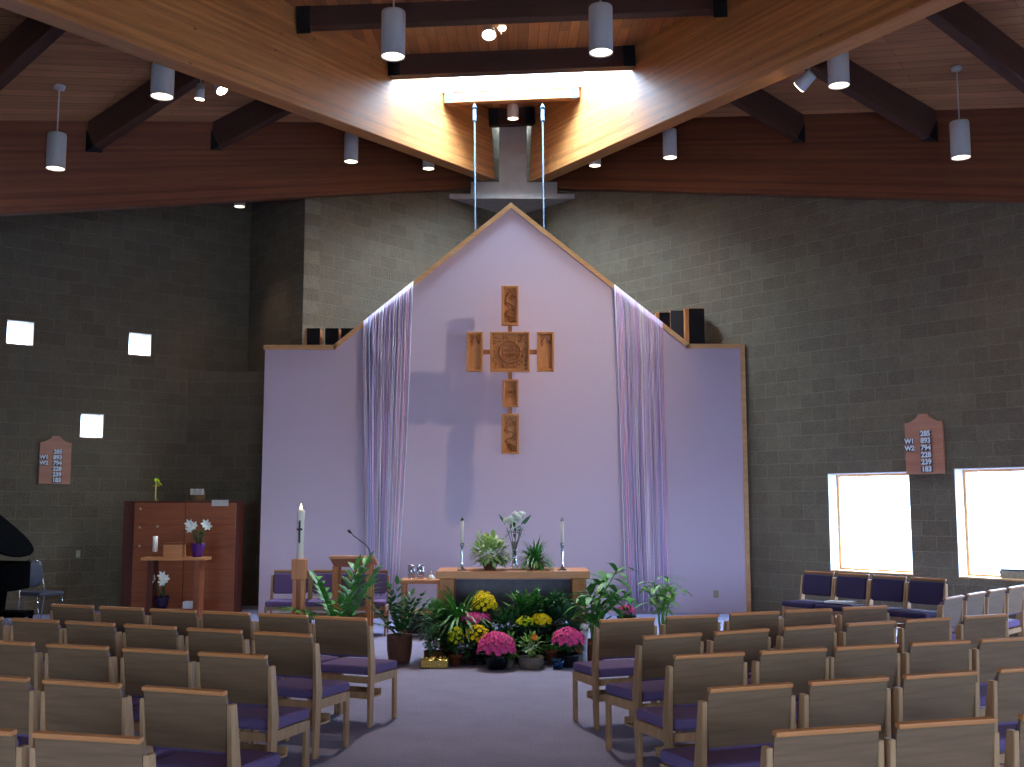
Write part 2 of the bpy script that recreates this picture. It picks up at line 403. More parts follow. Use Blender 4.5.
for sg, nm in ((-1, 'left'), (1, 'right')):
    def sp(x, y): a, n = PL[sg]; return (x, y, a.z - ((x - a.x) * n.x + (y - a.y) * n.y) / n.z)
    wy = lambda y: sg * ((22.5 - y) * .863 + .12)
    d = (.863 * sg, -1, -.36)
    if sg > 0: pts = [sp(mx(21.9) + .0, 21.9), sp(mx(-4.4), -4.4), sp(11.6, -4.4), sp(11.6, 9.3), sp(.9, 21.9)]
    else: pts = [sp(-mx(21.9), 21.9), sp(-mx(-4.4), -4.4), sp(-11.6, -4.4), sp(-11.6, 9.5), sp(-.9, 21.9)]
    slab(f'ceiling_{nm}', pts, M['ceiling'], .12, d)
# lower ceiling over the bay with the little square windows, behind the left beam
def wm(y): return V((-(22.5 - y) * .863, y, (ztop_l(V((0, y))) + wzt(y, -1)) / 2 - .1))
slab('ceiling_bay', [wm(20.6), wm(9.3) + V((-.1, 0, 0)), V((-11.6, 14.4, 7.6)), V((-5.2, 20.6, 8.3))], M['ceiling'], .1, (-.863, -1, -.36))
# ------------------------------------------------------------------ beams
def beam(name, p0, p1, w, h0, h1, mat, label, cat='beam', group=None, off=0):
    """p0,p1 centre of the underside; heights at both ends"""
    p0, p1 = V(p0), V(p1); L = (p1 - p0).length
    mb = MB(); vs = [mb.bm.verts.new(v) for v in ((0, -w / 2, 0), (0, w / 2, 0), (0, w / 2, h0), (0, -w / 2, h0), (L, -w / 2, 0), (L, w / 2, 0), (L, w / 2, h1), (L, -w / 2, h1))]
    fs = [mb.face([vs[k] for k in f]) for f in ((0, 3, 2, 1), (4, 5, 6, 7), (0, 1, 5, 4), (3, 7, 6, 2), (0, 4, 7, 3), (1, 2, 6, 5))]
    bmesh.ops.bevel(mb.bm, geom=list(mb.bm.edges), offset=.012, segments=1, affect='EDGES')
    o = mb.build(name, mat); frame_xz(o, p0, p1)
    return tag(o, label, cat, group)
for sg, nm in ((-1, 'left'), (1, 'right')):
    nx, ny = sg * math.cos(math.atan(.415)), math.sin(math.atan(.415)) * 1   # outward normal of the beam face in plan
    off = V((sg * .925, .384, 0)) * .15
    a = V((sg * mx(21.25), 21.25, mzb(21.25, sg))) + off; b = V((sg * mx(-3.9), -3.9, mzb(-3.9, sg))) + off
    beam('roof_beam', a, b, .3, mzt(21.25, sg) - mzb(21.25, sg) + .05, mzt(-3.9, sg) - mzb(-3.9, sg) + .05, M['glulam'],
         f'huge honey-brown laminated beam running from the pier towards the viewer, the {nm} one', 'beam', 'two main laminated roof beams')
for sg, nm in ((-1, 'left'), (1, 'right')):
    f = (lambda y: ztop_l(V((0, y)))) if sg < 0 else (lambda y: ztop_r(V((0, y))))
    y0, y1 = 21.35, (9.3 if sg > 0 else 9.3)
    P = lambda y: V((sg * ((22.5 - y) * .863 - .08), y, f(y)))
    beam('wall_top_beam', P(y0), P(y1), .26, wzt(y0, sg) - f(y0) + .08, wzt(y1, sg) - f(y1) + .12, M['glulam_red'],
         f'deep dark red-brown laminated beam above the {"small square windows" if sg<0 else "right-hand block wall"}', 'beam')
def cross_beam(y, h, w, label, mat=M['purlin'], bk=M['dark_metal'], name='cross_beam', hh=None, bdrop=0):
    zl = mzt(y, -1) - h; zr = mzt(y, 1) - h; x = mx(y)
    o = beam(name, (-x, y, zl), (x, y, zr), w, hh or h + .02, hh or h + .02, mat, label, 'beam')
    L = (V((2 * x, 0, zr - zl))).length
    for xx in (.09, L - .09):
        MB().box((xx, -w / 2 - .004, (hh or h) * .47 - bdrop / 2), (.2 if not hh else .12, .03, (hh or h) + bdrop)).build('bracket', bk, o)
        
    return o
cross_beam(21.0, .36, .16, 'short dark wooden cross beam right in front of the pale pier')
cross_beam(19.1, .36, .16, 'cross beam at the far edge of the skylight with pale steel brackets', M['glulam'], M['blue_metal'], hh=.21)
cross_beam(17.2, .36, .2, 'brown cross beam at the near edge of the bright skylight')
cross_beam(14.75, .30, .2, 'dark cross beam nearest the viewer, at the top of the picture', bdrop=.1)
def isect(p, d, q, e):                        # 2-D line crossing
    k = d.x * e.y - d.y * e.x; t = ((q.x - p.x) * e.y - (q.y - p.y) * e.x) / k; return p + d * t
names = {(-1, 0): 'far short dark roof joist left of the skylight', (-1, 1): 'second dark roof joist on the left, beside a hanging lamp', (-1, 2): 'dark roof joist in the top left corner',
         (1, 0): 'far short roof joist right of the skylight', (1, 1): 'second roof joist on the right, above a hanging lamp', (1, 2): 'roof joist in the top right corner with a pale underside'}
HP = .4
for sg, lst in ((-1, [((233, 141), (289, 112)), ((95, 150), (200, 80)), ((0, 84), (59, 30))]), (1, [((787.7, 135), (725, 97)), ((929, 140), (806, 68)), ((1024, 88), (928, 14))])):
    a, n = PL[sg]; pl = a - n * HP
    for i, (w_, m_) in enumerate(lst):
        p = at_plane(*w_, pl, n); q = at_plane(*m_, pl, n)
        P, Q = p.xy, q.xy; d = Q - P
        we = isect(P, d, V((0, 22.4)), V((sg * .863, -1))); me = isect(P, d, V((sg * (mx(21) + .3), 21)), V((sg * .415, -1)))
        we = we + (we - me).normalized() * -.05
        zz = lambda v: soffit(v.x, v.y) - HP / n.z
        o = beam('roof_joist', (we.x, we.y, zz(we)), (me.x, me.y, zz(me)), .18, HP + .02, HP + .02, M['purlin'], names[(sg, i)], 'joist', 'joists between the big beams')
        MB().box((.1, 0, HP * .46), (.16, .22, HP)).build('bracket', M['dark_metal'], o)
# ------------------------------------------------------------------ skylight
e = bpy.data.objects.new('window_skylight', None); COL.objects.link(e); struct(e)
m = MB(); H = .7
def sky_pt(y, sg, h, ex=0): return V((sg * (mx(y) + ex), y, mzt(y, sg) + h))
c00, c10, c11, c01 = (SK0, -1), (SK0, 1), (SK1, 1), (SK1, -1)
for a, b in ((c00, c10), (c10, c11), (c11, c01), (c01, c00)):
    lo = -.15 if a[0] == SK1 and b[0] == SK1 else -.02
    m.quad(sky_pt(*a, lo), sky_pt(*b, lo), sky_pt(*b, H), sky_pt(*a, H))
m.build('shaft', M['white'], e)
MB().prism([(-mx(SK0) - .1, SK0 - .1), (mx(SK0) + .1, SK0 - .1), (mx(SK1) + .1, SK1 + .1), (-mx(SK1) - .1, SK1 + .1)], mzt(SK1, 1) + H, mzt(SK1, 1) + H + .02).build('pane', M['glass'], e)
m = MB()
for k in (-1, 0, 1): m.box((k * 1.0, (SK0 + SK1) / 2, mzt(SK1, 1) + H + .04), (.05, SK1 - SK0, .06))
m.build('window_frame', M['white'], e)
# ------------------------------------------------------------------ pier and its cap in the corner
pier = bpy.data.objects.new('wall_pier', None); COL.objects.link(pier); pier.location = (0, 21.5, 7.9); struct(pier)
mb = MB(); yf = 21.05; hw = (22.5 - yf) * .863
mb.prism([(-hw - .02, yf - 21.5), (hw + .02, yf - 21.5), (0, 1.0)], -.05, .05); mb.build('cap_slab', M['concrete'], pier)
MB().box((.04, .05, .17), (1.74, .8, .3)).build('bearing_block', M['concrete'], pier)
MB().box((.02, -.03, .9), (.56, .5, 1.75)).build('shaft', M['concrete'], pier)

# ------------------------------------------------------------------ lavender gabled partition
PY = 17.95
KP = PY / 17.8
def kx(v): return v * KP
def kz(v): return (v - EYE) * KP + EYE if v > 0 else 0
part_ = thing('partition_wall', 'tall lavender gabled partition with oak edge trim behind the altar', 'partition', (0, PY, 0))
prof = [(-4.11, 0), (3.80, 0), (3.80, 4.35), (2.93, 4.35), (-.017, 6.74), (-2.945, 4.33), (-4.11, 4.33)]
prof = [(kx(a), kz(b)) for a, b in prof]
MB().prism(prof, 0, .12, 'xz').build('panel', M['lavender'], part_)
def strip(mb, a, b, w=.075, y0=-.03, y1=.12):
    a, b = V((kx(a[0]), kz(a[1]))), V((kx(b[0]), kz(b[1]))); d = (b - a).normalized(); n = V((-d.y, d.x)) * w
    mb.prism([tuple(a), tuple(b), tuple(b + n), tuple(a + n)], y0, y1, 'xz')
m = MB()
for a, b in ((( 3.80, 4.35), (2.90, 4.35)), ((2.93, 4.35), (-.017, 6.74)), ((-.017, 6.74), (-2.945, 4.33)), ((-2.92, 4.33), (-4.13, 4.33))): strip(m, b, a, -.075 if False else .075) if False else strip(m, a, b, -.075)
strip(m, (3.80, 0), (3.80, 4.42), -.07)
ax_, az_ = kx(-.017), kz(6.74)
m.prism([(ax_, az_), (ax_ - .05, az_ + .055), (ax_, az_ + .097), (ax_ + .05, az_ + .055)], -.03, .12, 'xz')
m.build('edge_trim', M['trim'], part_)
MB().box((-.0, -.015, 0), (.08, .02, .12)).build('outlet_plate', M['plate'], part_, (at_y(716, 594, PY).x, 0, at_y(716, 594, PY).z))
# fringe curtains of coloured yarn
def yarn(name, label, xs_top, ztopf, xs_bot, zbot, n, taper):
    m = MB(); 
    for i in range(n):
        t = i / (n - 1); xt = xs_top[0] + (xs_top[1] - xs_top[0]) * t; xb = xs_bot[0] + (xs_bot[1] - xs_bot[0]) * (t + random.uniform(-.02, .02))
        zt = ztopf(xt) + .075; m.mi = random.choice([0, 1, 2, 3, 4, 5, 0, 1, 3])
        y = -.05 - random.uniform(0, .035); w = random.uniform(.007, .011); ph = random.uniform(0, 6)
        pts = [(xt, .04, zt + .0), (xt, -.035, zt + .01), (xt, y, zt - .12)]
        zz0 = zbot + random.uniform(0, .14)
        for k in range(1, 8):
            u = k / 7; pts.append((xt + (xb - xt) * u ** taper + math.sin(ph + u * 5) * .008, y + math.sin(ph * 2 + u * 4) * .008, zt - .12 + (zz0 - zt + .12) * u))
        m.tube(pts, w, 5)
    return tag(m.build(name, YARN, None, (0, PY, 0)), label, 'yarn hanging', 'mauve yarn fringes on the partition', 'stuff')
zl = lambda x: kz(6.74 - (-.017 - x / KP) * (6.74 - 4.33) / (2.945 - .017))
zr = lambda x: kz(6.74 - (x / KP + .017) * (6.74 - 4.35) / 2.947)
yarn('yarn_hanging', 'mauve yarn fringe hanging over the left slope of the partition', (-2.49, -1.675), zl, (-2.38, -1.88), .25, 78, 1.3)
yarn('yarn_hanging', 'mauve yarn fringe hanging over the right slope of the partition', (1.735, 2.52), zr, (1.87, 2.56), .02, 78, 1)
# suspension rods
for px, x1, nm in ((475, 475.5, 'left'), (543, 544, 'right')):
    t = at_y(px - .5, 104, 18.94); b = at_y(x1, 228, PY + .17)
    e = thing('suspension_rod', f'thin pale steel rod between skylight and partition top, {nm} one', 'rod', b, 0, 'two thin steel rods')
    MB().cyl((0, 0, -.25), t - b, .013, n=8).build('rod', M['blue_metal'], e)
    m = MB(); tb = t - b; d = tb.normalized(); m.cyl(tb - d * .38, tb - d * .14, .034, n=8); m.cyl(tb - d * .1, tb, .05, .015, n=8); m.build('turnbuckle', M['blue_metal'], e)
# ------------------------------------------------------------------ carved cross
CY = 17.22
def cp(px, py): return at_y(px, py, CY)
cr = thing('carved_wall_cross', 'cross of six carved oak plaques mounted on the lavender partition', 'cross', (cp(510, 352).x, CY, cp(510, 352).z))
c0 = V(cr.location)
def plaque(x0, y0, x1, y1, kind, lab):
    a = cp(x0, y1) - c0; b = cp(x1, y0) - c0; w = b.x - a.x; h = b.z - a.z; cx = (a.x + b.x) / 2; cz = (a.z + b.z) / 2
    m = MB(); bw = w * .14 if kind != 'centre' else w * .05
    m.box((cx, .045, cz), (w, .03, h))
    m.box((a.x + bw / 2, 0, cz), (bw, .08, h), bev=.006); m.box((b.x - bw / 2, 0, cz), (bw, .08, h), bev=.006)
    m.box((cx, 0, b.z - bw / 2), (w - 2 * bw, .08, bw), bev=.006); m.box((cx, .0, a.z + bw * .4), (w - 2 * bw, .1, bw * .8), bev=.004)
    zz_ = a.z + bw * .8; m.prism([(.032, zz_), (-.035, zz_), (.032, zz_ + h * .05)], cx - w / 2 + bw, cx + w / 2 - bw, 'yz')
    o = m.build('carved_plaque', M['carve'], cr); o['label'] = lab
    m = MB(); iw, ih = w - 2 * bw, h - 2 * bw
    R = random.Random(hash(kind) % 97 if False else len(lab))
    if kind in ('vine', 'leaves'):
        for k in range(26):
            z = a.z + bw * 1.5 + ih * .78 * R.random(); x = cx + iw * .36 * math.sin((z - a.z) / h * 18) + R.uniform(-.02, .02)
            an = R.uniform(0, PI); r = R.uniform(.018, .034)
            pts = [(x + r * math.cos(an + t), .015, z + r * math.sin(an + t)) for t in (0, .9, 1.8, 2.7)]
            m.tube(pts, .0085, 5)
        m.tube([(cx + iw * .36 * math.sin(t * 14), .015, a.z + bw * 1.4 + ih * .8 * t) for t in [i / 24 for i in range(25)]], .012, 5)
        m.tube([(cx - iw * .32, .01, b.z - bw - ih * .24), (cx - .01, .0, b.z - bw - ih * .04), (cx + iw * .4, .01, b.z - bw - ih * .26)], .012, 5)
    if kind == 'arch':
        m.tube([(cx - iw * .36, .015, b.z - bw - ih * .24), (cx, .0, b.z - bw - ih * .03), (cx + iw * .4, .015, b.z - bw - ih * .26)], .014, 5)
        m.tube([(cx - iw * .1, .02, b.z - bw - ih * .2), (cx - iw * .3, .02, b.z - bw - ih * .33)], .01, 5)
    if kind in ('centre', 'knot'):
        r = w * .27 if kind == 'centre' else w * .3; cz2 = cz + (0 if kind == 'centre' else h * .06)
        n = 28; m.tube([(cx + r * math.cos(2 * PI * i / n), .0, cz2 + r * math.sin(2 * PI * i / n)) for i in range(n + 1)], w * .028, 6)
        for k in range(3 if kind == 'centre' else 1):
            for q in range(-1, 2):
                rr = r * .32; ox = q * r * .38; oz = (k - 1) * r * .4 if kind == 'centre' else 0
                m.tube([(cx + ox + rr * math.cos(2 * PI * i / 10), .015, cz2 + oz + rr * .8 * math.sin(2 * PI * i / 10)) for i in range(11)], .009, 5)
        if kind == 'centre':
            for k in range(130):
                x = cx + R.uniform(-.45, .45) * w; z = cz + R.uniform(-.45, .45) * h
                if math.hypot(x - cx, z - cz) < r * 1.18: continue
                an = R.uniform(0, PI); rr = R.uniform(.014, .028)
                m.tube([(x + rr * math.cos(an + t), .02, z + rr * math.sin(an + t)) for t in (0, .9, 1.8, 2.7)], .009, 5)
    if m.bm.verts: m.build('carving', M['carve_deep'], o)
    else: m.bm.free()
plaque(501.5, 286, 518.5, 325.5, 'vine', 'upright carved plaque with vine relief at the top of the cross')
plaque(490, 332, 529.5, 372, 'centre', 'square carved plaque with round knot medallion at the centre of the cross')
plaque(466.5, 332, 483, 371.5, 'arch', 'plain upright plaque on the left arm of the cross')
plaque(537, 332, 554, 371.5, 'arch', 'plain upright plaque on the right arm of the cross')
plaque(502.5, 379.5, 518.5, 407, 'knot', 'small carved plaque with round ring below the centre of the cross')
plaque(501.5, 414, 519, 454, 'leaves', 'upright leafy carved plaque at the foot of the cross')
def conn(x0, y0, x1, y1):
    a = cp(x0, y1) - c0; b = cp(x1, y0) - c0
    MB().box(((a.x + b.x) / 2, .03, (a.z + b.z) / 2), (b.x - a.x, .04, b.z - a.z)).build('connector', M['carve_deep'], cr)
conn(508, 324, 512, 334); conn(482, 349.5, 491, 354); conn(529, 349.5, 538, 354); conn(508, 371, 512, 381); conn(508, 406, 512, 415)
m = MB()
for px, py in ((510, 300), (510, 352), (510, 393), (510, 430)):
    q = cp(px, py) - c0; m.cyl((q.x, .05, q.z), (q.x, PY - CY + .01, q.z), .012, n=8)
m.build('standoff', M['carve_deep'], cr)

# ------------------------------------------------------------------ speakers on the back walls
def speaker(x0, y0, x1, y1, D, side, label, mat=M['grille'], sidemat=M['teak_v']):
    a = at_y(x0, y1, D); b = at_y(x1, y0, D); w = b.x - a.x; h = b.z - a.z
    wx = abs((a.x + b.x) / 2); d = (22.5 - wx / .863) - D - .02
    e = thing('loudspeaker', label, 'loudspeaker', ((a.x + b.x) / 2, D, a.z), 0, 'loudspeakers behind the partition')
    sw = .22 * w if side else .04 * w
    MB().box((0, .14, h / 2), (w, .26, h), bev=.01).build('cabinet', sidemat, e)
    MB().box((0 + (sw / 2 if side < 0 else -sw / 2 if side > 0 else 0), .0, h / 2), (w - sw, .03, h * .98)).build('grille', mat, e)
    MB().box((0, .26 + max(.05, d - .2) / 2, h * .5), (.06, max(.05, d - .2), .1)).build('wall_mount', M['dark_metal'], e)
speaker(303, 328, 320, 362, 18.35, -2, 'wood-sided loudspeaker above left shoulder of the partition, the outermost')
speaker(324.5, 328, 339, 362, 18.35, 0, 'black loudspeaker above the left shoulder of the partition, the middle one')
speaker(340.5, 328, 354.5, 362, 18.35, 0, 'black loudspeaker tucked against the left slope of the partition')
speaker(685.5, 308, 704, 360, 18.3, -1, 'tall loudspeaker with one wooden side above the right shoulder of the partition')
speaker(671, 310, 684, 360, 18.45, 0, 'grey-fronted loudspeaker beside the tallest one, right slope', M['grille_grey'])
speaker(657, 312, 670, 360, 18.5, -1, 'smallest-looking loudspeaker tucked against the right slope of the partition')

# ------------------------------------------------------------------ lamps
def lum(parent, kind, loc, energy, color, size=.08, spot=None, rot=None, blend=.4):
    ld = bpy.data.lights.new('lamp_light', kind); ld.energy = energy; ld.color = color
    if kind == 'SPOT': ld.spot_size = spot; ld.spot_blend = blend
    ld.shadow_soft_size = size
    o = bpy.data.objects.new('lamp_light', ld); COL.objects.link(o); o.parent = parent; o.location = loc
    if rot is not None: o.rotation_euler = rot
    return o
WARM = (1.0, .80, .56)
PEN = 60
def pendant(px, yt, yb, D, label, dia=None, w=None, energy=PEN, stem=True, tilt=0):
    b = at_y(px, yb, D); t = at_y(px, yt, D); b = V((b.x, D, b.z + 0)); h = t.z - b.z
    r = (dia or w * D / F) / 2
    e = thing('pendant_light', label, 'ceiling light', (b.x, D, b.z), 0, 'grey cylinder lamps')
    MB().lathe([(r * .9, .05), (r * .93, 0), (r, 0), (r, h - .02), (r * .96, h), (.02, h)], n=28).build('housing', M['metal'], e)
    MB().lathe([(r * .93, .015), (r * .9, .02), (0.001, .025)], n=28).build('lens', M['lens'], e)
    zc = soffit(b.x, D) - b.z
    if stem and zc > h:
        MB().cyl((0, 0, h), (0, 0, zc), .01, n=8).build('stem', M['metal'], e)
        MB().lathe([(.001, zc - .05), (.07, zc - .045), (.08, zc - .0), (.001, zc + .01)], n=20).build('canopy', M['metal'], e)
    lum(e, 'SPOT', (0, 0, -.02), energy, WARM, r * .6, math.radians(80), (0, 0, 0), .9)
    return e
pendant(393, 12, 57, 11.2, 'large grey cylinder lamp left of the cross beam at top centre', .26)
pendant(601, 7, 53, 11.2, 'large grey cylinder lamp at top right of centre', .26)
pendant(162, 66, 97, 12.9, 'grey cylinder lamp just below the left main beam', .28)
pendant(839, 53, 86, 13.3, 'grey cylinder lamp just below the right main beam', .27)
pendant(55.5, 134, 169, 14.0, 'grey cylinder lamp hanging on a thin stem at far left', .245)
pendant(961, 122, 158, 14.0, 'grey cylinder lamp hanging on a thin stem at far right', .25)
pendant(351, 134, 162, 18.0, 'small-looking grey cylinder lamp in front of the far left wall beam', .24)
pendant(670, 130, 158, 18.0, 'small-looking grey cylinder lamp in front of the far right wall beam', .24)
pendant(428.5, 150, 169, 19.4, 'lamp mostly hidden by the left main beam, near the left rod', .22)
pendant(595, 147, 166, 19.4, 'lamp mostly hidden by the right main beam, near the pier', .22)
pendant(239.5, 190, 207, 18.5, 'lamp whose glowing rim peeps below the left wall beam', .19)
pendant(513, 105, 119, 20.2, 'short cylinder lamp in front of the pale pier under the roof', .22)
def spot(px, py, D, aim, label, r=.075, L=.2, energy=0, mat=None, size=30, blend=.3, name='spotlight'):
    p = at_y(px, py, D); e = thing(name, label, 'spotlight', p, 0, 'small round spotlights')
    d = (V(aim) - p).normalized(); q = d.to_track_quat('-Z', 'Y').to_euler()
    MB().cyl(-d * L, V((0, 0, 0)), r * .8, r, 20).build('housing', M['white'], e)
    MB().cyl(d * .002, d * .006, r * .9, r * .9, 20).build('lens', M['lens_hot'] if mat is None else mat, e)
    zc = soffit(p.x, p.y) - p.z; k = -d * L * .8
    MB().cyl(k, (k.x, k.y, zc), .012, n=8).build('stem', M['metal'], e)
    if energy: lum(e, 'SPOT', d * .03, energy, (1, .84, .62), .03, math.radians(size), q, blend)
    return e
spot(799, 87, 13.9, (0, 17.4, 3.9), 'tilted white spotlight with a glowing face below the right main beam', .095, .24, 480, None, 70, 1)
spot(199.5, 99, 14.2, (-5, 15, 0), 'small white downlight beside a larger lamp, left ceiling', .065, .2, 120, None, 60)
spot(222, 90.5, 15.0, (.3, 12.8, .6), 'round bright spotlight on the left ceiling near the main beam', .085, .1, 260, None, 40)
spot(489, 35, 15.9, (-.1, 12.3, .3), 'bright glaring spotlight at top centre between the cross beams', .11, .16, 1000, None, 45)
spot(502, 28, 15.9, (.6, 12.3, .3), 'smaller glaring spotlight at top centre, right of the brighter one', .065, .14, 450, None, 60)
spot(640, 20, 14.2, (2.1, 19.9, 6.2), 'small white spotlight aimed at the right block wall', .06, .16, 0)if False else None

# ------------------------------------------------------------------ chairs
WCH, PW, UPW = .545, .486, .028
def chair_proto(fabric, label):
    t = thing('church_chair', label, 'chair')
    # faces local +y
    def post(x, prof, nm):
        m = MB(); m.prism(prof, x - UPW / 2, x + UPW / 2, 'yz'); bmesh.ops.bevel(m.bm, geom=list(m.bm.edges), offset=.004, segments=1, affect='EDGES')
        return m.build(nm, M['oak'], t)
    for sx in (-1, 1):
        x = sx * (WCH / 2 - UPW / 2)
        post(x, [(-.24, 0), (-.185, 0), (-.165, .38), (-.15, .46), (-.205, .79), (-.255, .79), (-.235, .46), (-.235, .38)], 'rear_leg')
        post(x, [(.165, 0), (.215, 0), (.215, .395), (.165, .395)], 'front_leg')
    m = MB(); m.box((0, .19, .37), (WCH - 2 * UPW, .022, .06)); m.box((0, -.2, .36), (WCH - 2 * UPW, .022, .05))
    for sx in (-1, 1): m.box((sx * (WCH / 2 - UPW / 2), 0, .365), (.024, .34, .065))
    m.build('seat_rail', M['oak'], t)
    m = MB(); m.box((0, .015, .432), (WCH - .014, .44, .07), bev=.022)
    for v in m.bm.verts:
        if v.co.z > .45: v.co.z += .012 * (1 - (v.co.x / .27) ** 2) * (1 - ((v.co.y - .025) / .23) ** 2)
        if v.co.y < -.14 and abs(v.co.x) > WCH / 2 - UPW - .02: v.co.x = math.copysign(WCH / 2 - UPW - .003, v.co.x)
    m.build('seat', fabric, t)
    th = math.atan(.05 / .33)
    m = MB(); m.box((0, -.234, .698), (PW, .018, .286), (th, 0, 0), .003); m.build('back_panel', M['oak_panel'], t)
    m = MB(); m.box((0, -.262, .846), (PW, .036, .022), (th, 0, 0), .005); m.build('cap_rail', M['oak_cap'], t)
    m = MB(); m.box((0, -.205, .675), (PW - .03, .036, .28), (th, 0, 0), .014); m.build('back_cushion', fabric, t)
    m = MB(); m.box((0, -.11, .22), (WCH - 2 * UPW, .2, .012)); m.box((0, -.205, .245), (WCH - 2 * UPW, .012, .05)); m.box((0, -.01, .245), (WCH - 2 * UPW, .012, .05))
    m.build('book_rack', M['oak'], t)
    return t
CH = chair_proto(M['purple'], 'chair')
CHN = None
used = [False]
def chair(P, rz, label, group, proto=None):
    pr = proto or CH
    if pr is CH and not used[0]:
        used[0] = True; CH.location = P; CH.rotation_euler = (0, 0, rz); CH['label'] = label; CH['group'] = group; return CH
    return dup(pr, P, rz, label, group)
ROWS = dict(
L1=[(74.5,605),(121,607.5),(172,610),(224,612.5),(282,615),(340,617)],
L2=[(-20,616.5),(35,619.5),(90,622.5),(150.5,625.8),(215,629.3),(282,633.3)],
L3=[(5,641.5),(77.5,645.5),(154,650),(233,654)],L4=[(-8,676),(82,682),(184,689)],L5=[(-36,728),(87.5,735.5)],
R1=[(629.5,619),(693.5,615.5),(757,612.5),(812.5,610),(865,606.5)],
R2=[(671,634.5),(742,630.5),(811.5,626.5),(871.5,622.5),(929,619),(983,615)],
R3=[(709,654),(793,649.5),(868,646),(941,642),(1007,638)],R4=[(749,685.5),(851.5,680),(941,673.5),(1031,667)],
R5=[(827,728.5),(947,721),(1066,713)],R0=[(952.5,597),(976.5,593),(1000,589),(1026,585)])
rown = {'1': 'front', '2': 'second', '3': 'third', '4': 'fourth', '5': 'nearest'}
ordn = ['on the aisle', 'second from the aisle', 'third from the aisle', 'fourth from the aisle', 'fifth from the aisle', 'sixth from the aisle', 'seventh from the aisle']
for k, pts in ROWS.items():
    P = [at_z(*p, .853).xy for p in pts]
    # least squares line through the row
    n = len(P); cxm = sum((p for p in P), V((0, 0))) / n
    sxx = sum((p.x - cxm.x) ** 2 for p in P); sxy = sum((p.x - cxm.x) * (p.y - cxm.y) for p in P)
    ang = math.atan2(sxy, sxx); d = V((math.cos(ang), math.sin(ang)))
    if k != 'R0':
        s = [(p - cxm).dot(d) for p in P]
        for i in range(1, n):                                   # never closer than a chair's width
            if s[i] - s[i - 1] < WCH + .008: s[i] = s[i - 1] + WCH + .008
        P2 = [cxm + d * q for q in s]; rz = ang
        if k[0] == 'L': order = list(range(n - 1, -1, -1))
        else: order = list(range(n))
        side = 'left' if k[0] == 'L' else 'right'
        for j, i in enumerate(order):
            f = V((-d.y, d.x)); p = P2[i] + f * .262
            chair((p.x, p.y, 0), rz - (.07 if k == 'R1' else 0), f'purple-seated oak chair, {rown[k[1]]} row {side} of the aisle, {ordn[j]}', f'chairs in the rows {side} of the aisle')
    else:
        rz = ang; f = V((-d.y, d.x))
        L = (P[-1] - P[0]).dot(d); st = .60
        s0 = -(L / 2)
        wn = ['nearest the four navy chairs', 'second from the four navy chairs', 'third from the navy chairs', 'cut off by the right picture edge']
        for i in range(4):
            p = P[0] + d * (.62 * i + .03) + f * .262
            chair((p.x, p.y, 0), rz, f'chair seen from behind, pale daylit back, {wn[i]}', 'chairs facing away near the right window')
# linked chairs in front of the right-hand windows (seen from the front)
# navy copies share shape and cloth; blue daylight is put into their colour
def recolor(root, mat, names):
    for c in kids(root):
        if c.name.split('.')[0] in names:
            c.data = c.data.copy(); c.data.materials[0] = mat
    return root
pa = V((4.04, 15.2)); pb = V((5.34, 13.42))
dd = (pb - pa); step = max(dd.length / 4, WCH + .005); dn = dd.normalized(); fr = V((dn.y, -dn.x)); rzb = math.atan2(-dn.y, -dn.x)
BLUE_LIT = None
wn = ['leftmost', 'second from the left', 'third from the left', 'rightmost']
for i in range(4):
    c = pa + dn * (step * (i + .5)); p = c + fr * .25
    lb = f'navy upholstered oak chair, back to the window wall, {wn[i]}'
    if BLUE_LIT is None:
        BLUE_LIT = recolor(dup(CH, (p.x, p.y, 0), rzb, lb, 'four navy chairs along the window wall'), M['navy'], ('seat', 'back_cushion'))
    else: dup(BLUE_LIT, (p.x, p.y, 0), rzb, lb, 'four navy chairs along the window wall')
for px, nm in ((292, 'behind the tall candle'), (331.3, 'behind the lectern, middle of three'), (370.6, 'behind the lectern, rightmost of three')):
    p = at_y(px, 570, 15.3)
    chair((p.x, p.y - .25, 0), PI + .02, f'purple upholstered chair facing the seats, {nm}', 'three leader chairs in front of the partition')
b = at_z(308 / 1 * 0 + 848, 600, .48)
bk = MB().box((0, 0, .012), (.34, .2, .024), (0, 0, .3)).build('booklet', M['paper'])
bp = pa + dn * (step * 1.5) + fr * .3; bk.location = (bp.x, bp.y, .4855); bk.rotation_euler = (0, 0, rzb); tag(bk, 'white booklet lying on the navy chair seat under the window', 'booklet')

# ------------------------------------------------------------------ altar and furniture
def board_box(m, a, b, bev=.004): m.box([(a[i] + b[i]) / 2 for i in range(3)], [abs(b[i] - a[i]) for i in range(3)], None, bev)
AY = 12.95
xl, xr = at_y(436, 575, AY).x, at_y(590, 575, AY).x; zt = at_y(512, 571, AY).z
altar = thing('altar_table', 'wide oak altar table behind the flowers', 'altar', ((xl + xr) / 2, AY, 0)); W = xr - xl
m = MB(); m.box((0, .35, zt - .045), (W, .75, .09), bev=.01); m.build('table_top', M['teak'], altar)
for sx in (-1, 1):
    MB().box((sx * (W / 2 - .12), .36, (zt - .1) / 2), (.17, .5, zt - .1), bev=.008).build('leg', M['teak_v'], altar)
MB().box((0, .55, .60), (W - .4, .03, .5)).build('modesty_panel', plain('grey_panel', (110, 104, 110), .8), altar)
MB().box((0, .38, .42), (W - .4, .3, .05), bev=.004).build('lower_shelf', M['oak'], altar)
def altar_at(px, py, y): p = at_z(px, py, zt); return V((at_y(px, 572, y).x, y, zt))
